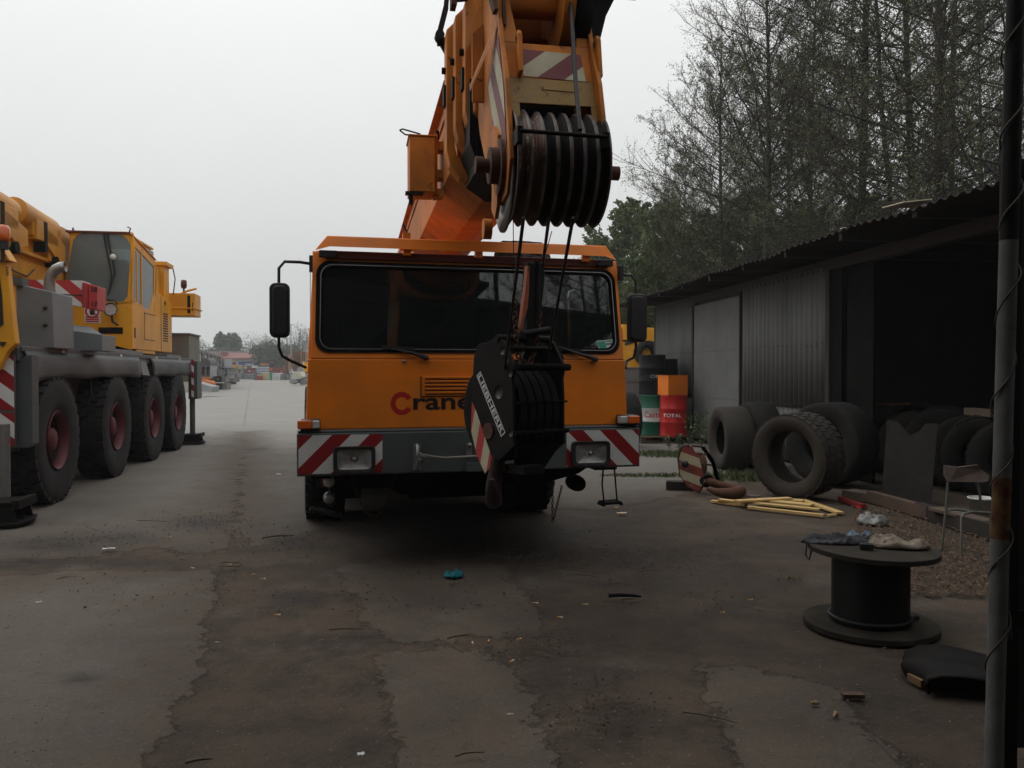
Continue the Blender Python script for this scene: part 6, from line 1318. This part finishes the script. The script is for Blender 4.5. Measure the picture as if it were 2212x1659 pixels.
for i in range(7): qbox(m,1430+i*32,905,1436+i*32,1000,140,.3)
for y in(905,935,968,995): qbox(m,1430,y,1650,y+6,140.5,.3)
qbox(m,1500,930,1560,990,141,1);single('steel_rack',m,redg,'red steel lattice rack behind the white bags','rack')
far('machine_part','orange machine nose right of the blue and white stack','machine part',[(1380,910,1400,960),(1398,925,1418,950)],141,1,[org])
def pstack(x0,x1,y0,y1,Y,label):
    m=MB();a=qp(x0,y0,Y);b=qp(x1,y1,Y);n=max(3,int((a.z-max(0,b.z))/.17));h=(a.z-max(b.z,0))/n
    for k in range(n):
        z=max(b.z,0)+k*h;dx_=rnd.uniform(-.04,.04)
        m.box(a.x+dx_,b.x+dx_,Y,Y+1.2,z+h*.72,z+h*.95)
        for f in(0,.45,.9): m.box(a.x+dx_+(b.x-a.x)*f,a.x+dx_+(b.x-a.x)*(f+.1),Y,Y+1.2,z,z+h*.72)
    single('pallet_stack',m,palw,label,'pallet stack','pallet stacks left of the cab')
pstack(1643,1700,690,960,108,'leftmost and lowest of the tall pallet stacks')
pstack(1765,1822,635,965,104,'pallet stack second from the left, full height')
pstack(1835,1898,640,900,104,'pallet stack with a dark gap on its right side')
pstack(1912,1975,645,800,103,'short upper pallet stack beside the mirror arm foot')
pstack(1700,1760,720,900,110,'lower pallet stack between the two tallest ones')
m=MB();P=[qp(1755,1080,88),qp(1745,1060,88),qp(1790,970,88),qp(1880,975,88),qp(1925,1050,88),qp(1900,1078,88)];m.prism(P,(0,2,0));single('limestone_block',m,cm('pale_stone',(.48,.46,.36)),'pale yellowish stone block on top of the stone heap left of the cab','stone')
m=MB()
for (x0,y0,x1,y1) in((1730,1085,1890,1160),(1880,1100,2030,1178),(1905,1010,2040,1090),(1750,1140,1800,1175)):
    a=qp(x0,y0,90);b=qp(x1,y1,90);m.obox(((a.x+b.x)/2,90.5,max((a.z+b.z)/2,.2)),(b.x-a.x,1.5,abs(a.z-b.z)),rz=rnd.uniform(-.2,.2),ry=rnd.uniform(-.08,.08))
single('stone_heap',m,grey1,'grey stone slabs heaped just left of the orange cab','stones',bevel=.1)
m=MB();a=qp(1835,905,92);b=qp(1940,990,92);m.cyl(((a.x+b.x)/2,92,(a.z+b.z)/2),((a.x+b.x)/2,93.5,(a.z+b.z)/2),(b.x-a.x)/2,16);single('wrapped_roll',m,grey1,'grey wrapped roll above the stone heap','roll')
far('steel_box','yellow box edge peeping out left of the orange cab','box',[(1945,815,2040,970)],60,.8,[yellow])
# ================= small litter on the ground =================
def litter(name,label,cat,group,items,make,mat):
    for i,(px,py,rz) in enumerate(items):
        p=gnd(px,py);m=MB();make(m,i);o=m.build(name,mat);o.location=(p.x,p.y,.014);o.rotation_euler=(0,0,rz);tag(o,label(i),cat,group)
bl=['beside the wire ring','on the brown dirt in front of the wire ring','left of the dark oily patch','below the dark oily patch','on the dark dirt near the sling shadow','left of the broken slab edge','on the dirt right of the blue rag','at the broken slab corner','on the dirt in front of the cab middle','near the lower left frame edge','on the dirt towards the reel','right of the thin stick at lower right','near the left crane wheels','on the oily strip at left','next to the splinter in the centre']
bp=[(566,1256,.1),(597,1335,.5),(545,1247,.9),(1154,1309,.2),(1104,1437,.1),(1120,1388,.3),(1262,1312,-.4),(1022,1398,.8),(1208,1340,.2),(495,1225,.0),(1620,1302,.3),(1560,1330,1.2),(365,1165,.2),(415,1232,.1),(1055,1393,.6)]
butt=M('cigarette_filter',(.55,.27,.08),.8);buttw=M('cigarette_paper',(.6,.58,.52),.8)
for i,(px,py,rz) in enumerate(bp):
    p=gnd(px,py);t=thing('cigarette_butt','cigarette butt '+bl[i],'cigarette butt',(p.x,p.y,.02),rz+rnd.uniform(-1,1),'cigarette butts on the ground')
    m=MB();m.cyl((-.012,0,0),(.010,0,0),.0048,8);m.build('filter',butt,t);m=MB();m.cyl((.0105,0,0),(.010+.008+rnd.random()*.012,0,0),.0046,8);m.build('paper',buttw,t)
def rod(L_,r,bend=0): 
    def f(m,i): m.tube([(-L_/2,0,0),(-L_/6,bend,.004),(L_/6,bend*.6,.004),(L_/2,0,0)],[r,r*.95,r*.9,r*.5],6)
    return f
sk=M('dry_stick',(.10,.075,.055),.9,c2=(.05,.04,.03),s=20)
for i,(px,py,rz,L_,r,bd_,lab) in enumerate(((990,1383,.55,.14,.006,.004,'straight stick lying by the broken slab edge in the centre'),(1533,1559,-.50,.24,.004,.006,'long thin stick at the lower right'),(600,1165,.5,.28,.008,.03,'dark curved strip on the dirt in front of the left headlight'),(1350,1297,-.1,.22,.014,.01,'thick dark bar on the dirt right of centre'),(1357,1302,.2,.10,.006,.01,'short forked stick near the thick dark bar'),(748,1367,.05,.20,.005,.003,'thin dark sliver by the left slab corner'),(430,1655,.35,.10,.006,.002,'dark stick at the lower left frame edge'),(1015,1640,.3,.12,.004,.008,'bent twig at the bottom centre'),(330,1130,-.2,.35,.004,.0,'long thin twig near the left crane wheels'),(1260,1250,-.3,.25,.005,.02,'bent twig under the right front of the cab'),(1400,1240,.4,.2,.004,.02,'curly twig right of the shadow'),(1860,1258,.2,.12,.003,.0,'tiny twig right of the reel'))):
    p=gnd(px,py);m=MB();rod(L_,r,bd_)(m,0);o=m.build('stick',sk if r<.012 else blacks);o.location=(p.x,p.y,.016+r);o.rotation_euler=(0,0,rz);tag(o,lab,'stick','sticks on the ground')
pw=M('litter_paper',(.62,.62,.60),.8)
for i,(px,py,sx_,sy_,rz,lab) in enumerate(((235,1190,.10,.04,.3,'long white paper scrap on the oily strip at left'),(84,1307,.035,.012,.2,'thin white stick scrap on the left concrete'),(1102,1553,.03,.007,-.1,'small white paper tube at the bottom centre'),(780,1640,.03,.02,.4,'tiny white scrap at the bottom left of centre'),(602,1027,.07,.05,.1,'white lump on the concrete left of the bumper'),(1343,1112,.10,.06,.1,'orange and white wrapper on the ground right of the bumper step'),(1332,1100,.05,.03,.5,'small orange peel scrap beside the wrapper'),(470,1395,.02,.01,.2,'speck of white paper on the broken concrete edge'))):
    p=gnd(px,py);m=MB();n=5;m.add([((i_/n-.5)*sx_,(j_/n-.5)*sy_,.006*rnd.random()+.004) for j_ in range(n+1) for i_ in range(n+1)],[(j_*(n+1)+i_,j_*(n+1)+i_+1,(j_+1)*(n+1)+i_+1,(j_+1)*(n+1)+i_) for j_ in range(n) for i_ in range(n)],0)
    o=m.build('paper_scrap',[pw] if 'orange' not in lab else [butt if 'peel' in lab else M('wrapper',(.6,.3,.06),.6,c2=(.7,.7,.65),s=30,amt=1)]);o.location=(p.x,p.y,.016 if 'plaster' not in lab else .008);o.rotation_euler=(0,0,rz);tag(o,lab,'litter','paper scraps on the ground')
    s_=o.modifiers.new('s','SOLIDIFY');s_.thickness=.002
a=gnd(980,1247);cloth('blue_rag',0,.012,.045,M('teal_cloth',(.008,.16,.20),.8,c2=(.01,.07,.09),s=18,amt=.8),'crumpled teal blue rag on the dirt before the cab','rag',21,cx=a.x,cy=a.y,rx=.075,ry=.06,fold=15)
a=gnd(498,1224);m=MB();m.tube([(a.x+.085*math.cos(t),a.y+.085*math.sin(t),.018+.006*math.sin(3*t)) for t in [2*math.pi*i/28 for i in range(29)]],.0035,6);single('wire_ring',m,sk,'thin dark wire ring on the dirt at left','wire ring')
a=gnd(1842,1510);m=MB();m.obox((a.x,a.y,.018),(.10,.04,.02),rz=-.05);single('wood_chip',m,M('brown_block',(.10,.055,.035),.8,c2=(.05,.03,.02),s=20),'small brown wood piece on the dirt in front of the reel','wood piece',bevel=.002)
for i,(px,py) in enumerate(((1760,1525),(1805,1550))):
    a=gnd(px,py);cloth('dry_leaf',0,.01,.02,M('dry_leaf%d'%i,(.28,.19,.11),.9),('dry curled leaf left below the brown wood piece','dry curled leaf right below the brown wood piece')[i],'leaf',31+i,n=8,cx=a.x,cy=a.y,rx=.022,ry=.012,rot=i)
# gravel, crumbs and leaf litter: nobody could count these
def chips(name,region,n,smin,smax,mat,label,cat,seed,flat=.5,z=.005):
    rr=random.Random(seed);m=MB()
    for i in range(n):
        p=region(rr)
        if p is None:continue
        s_=smin+(smax-smin)*rr.random()**3;c=Vector((p[0],p[1],z+s_*flat*.3));pts=[]
        for k in range(4):
            t=k*1.57+rr.uniform(-.4,.4);pts.append(c+Vector((math.cos(t)*s_*rr.uniform(.5,1),math.sin(t)*s_*rr.uniform(.5,1),rr.uniform(-.3,.3)*s_*flat)))
        top=c+Vector((0,0,s_*flat));m.add(pts+[top],[(0,1,4),(1,2,4),(2,3,4),(3,0,4)])
    tag(m.build(name,mat),label,cat,kind='stuff')
def rg_(x0,x1,y0,y1):
    def f(rr):
        px=rr.uniform(x0,x1);py=y0+(y1-y0)*rr.random()
        p=gnd(px,py);return (p.x,p.y)
    return f
chips('gravel',rg_(330,2200,1100,1700),3600,.0015,.010,M('grit',(.10,.085,.07),.9,c2=(.2,.18,.15),s=30,amt=1),'fine grit and pebbles scattered over the dirt','grit',1)
chips('crumbs',rg_(150,1700,1130,1330),1700,.003,.018,M('dark_crumb',(.03,.025,.02),.95,c2=(.12,.08,.05),s=25,amt=.9),'dark earth crumbs and bark bits on the oily ground','debris',2,.6)
chips('crumbs',rg_(-50,900,1250,1700),1200,.002,.008,M('grit2',(.05,.045,.04),.9),'fine grit on the left concrete','grit',5,.5,.014)
def reg(rr):
    px=rr.uniform(1840,2200);py=rr.uniform(1090,1290)
    if py> 1290-(px-1840)*0+0: return None
    if py<1080+(px-1840)*.22: return None
    p=gnd(px,py);return (p.x,p.y)
chips('leaf_litter',reg,5200,.008,.035,M('leaf_litter',(.055,.038,.026),.9,c2=(.16,.10,.06),s=14,amt=1),'brown leaf litter between the reel and the shed','leaf litter',3,.55,.008)
chips('leaf_litter',lambda rr:(lambda p:(p.x,p.y))(gnd(rr.gauss(1330,110),1185+abs(rr.gauss(0,28)))),1500,.004,.02,M('litter2',(.045,.032,.024),.95,c2=(.13,.09,.06),s=20,amt=1),'twigs and earth crumbs on the dark dirt right of the shadow','debris',4,.5)
for i,(cx_,cy_,sx_,sy_,lab) in enumerate(((440,1128,60,12,'crumbs heap on the concrete near the left crane wheels'),(640,1165,45,12,'crumbs heap before the left headlight'),(180,1170,80,16,'crumbs on the oily patch at left'),(1150,1400,60,16,'earth crumbs in the broken slab corner'),(1300,1540,70,35,'earth crumbs in the tyre track at bottom right'))):
    chips('crumbs',lambda rr:(lambda p:(p.x,p.y))(gnd(rr.gauss(cx_,sx_),rr.gauss(cy_,sy_))),500,.003,.016,bpy.data.materials['dark_crumb'],lab,'debris',50+i,.6,.006)
# ================= hazy air =================
hz=MB();hz.box(-160,160,-25,250,-1.2,32);ho=hz.build('haze',None or M('haze_mat',(1,1,1)));tag(ho,'thin pale haze in the damp air over the yard','haze',kind='stuff')
hm=bpy.data.materials['haze_mat'];t=hm.node_tree;t.nodes.clear();o=t.nodes.new('ShaderNodeOutputMaterial');v=t.nodes.new('ShaderNodeVolumePrincipled');v.inputs['Color'].default_value=(.97,.98,1,1);v.inputs['Density'].default_value=.0009;v.inputs['Anisotropy'].default_value=.2;t.links.new(v.outputs[0],o.inputs['Volume'])
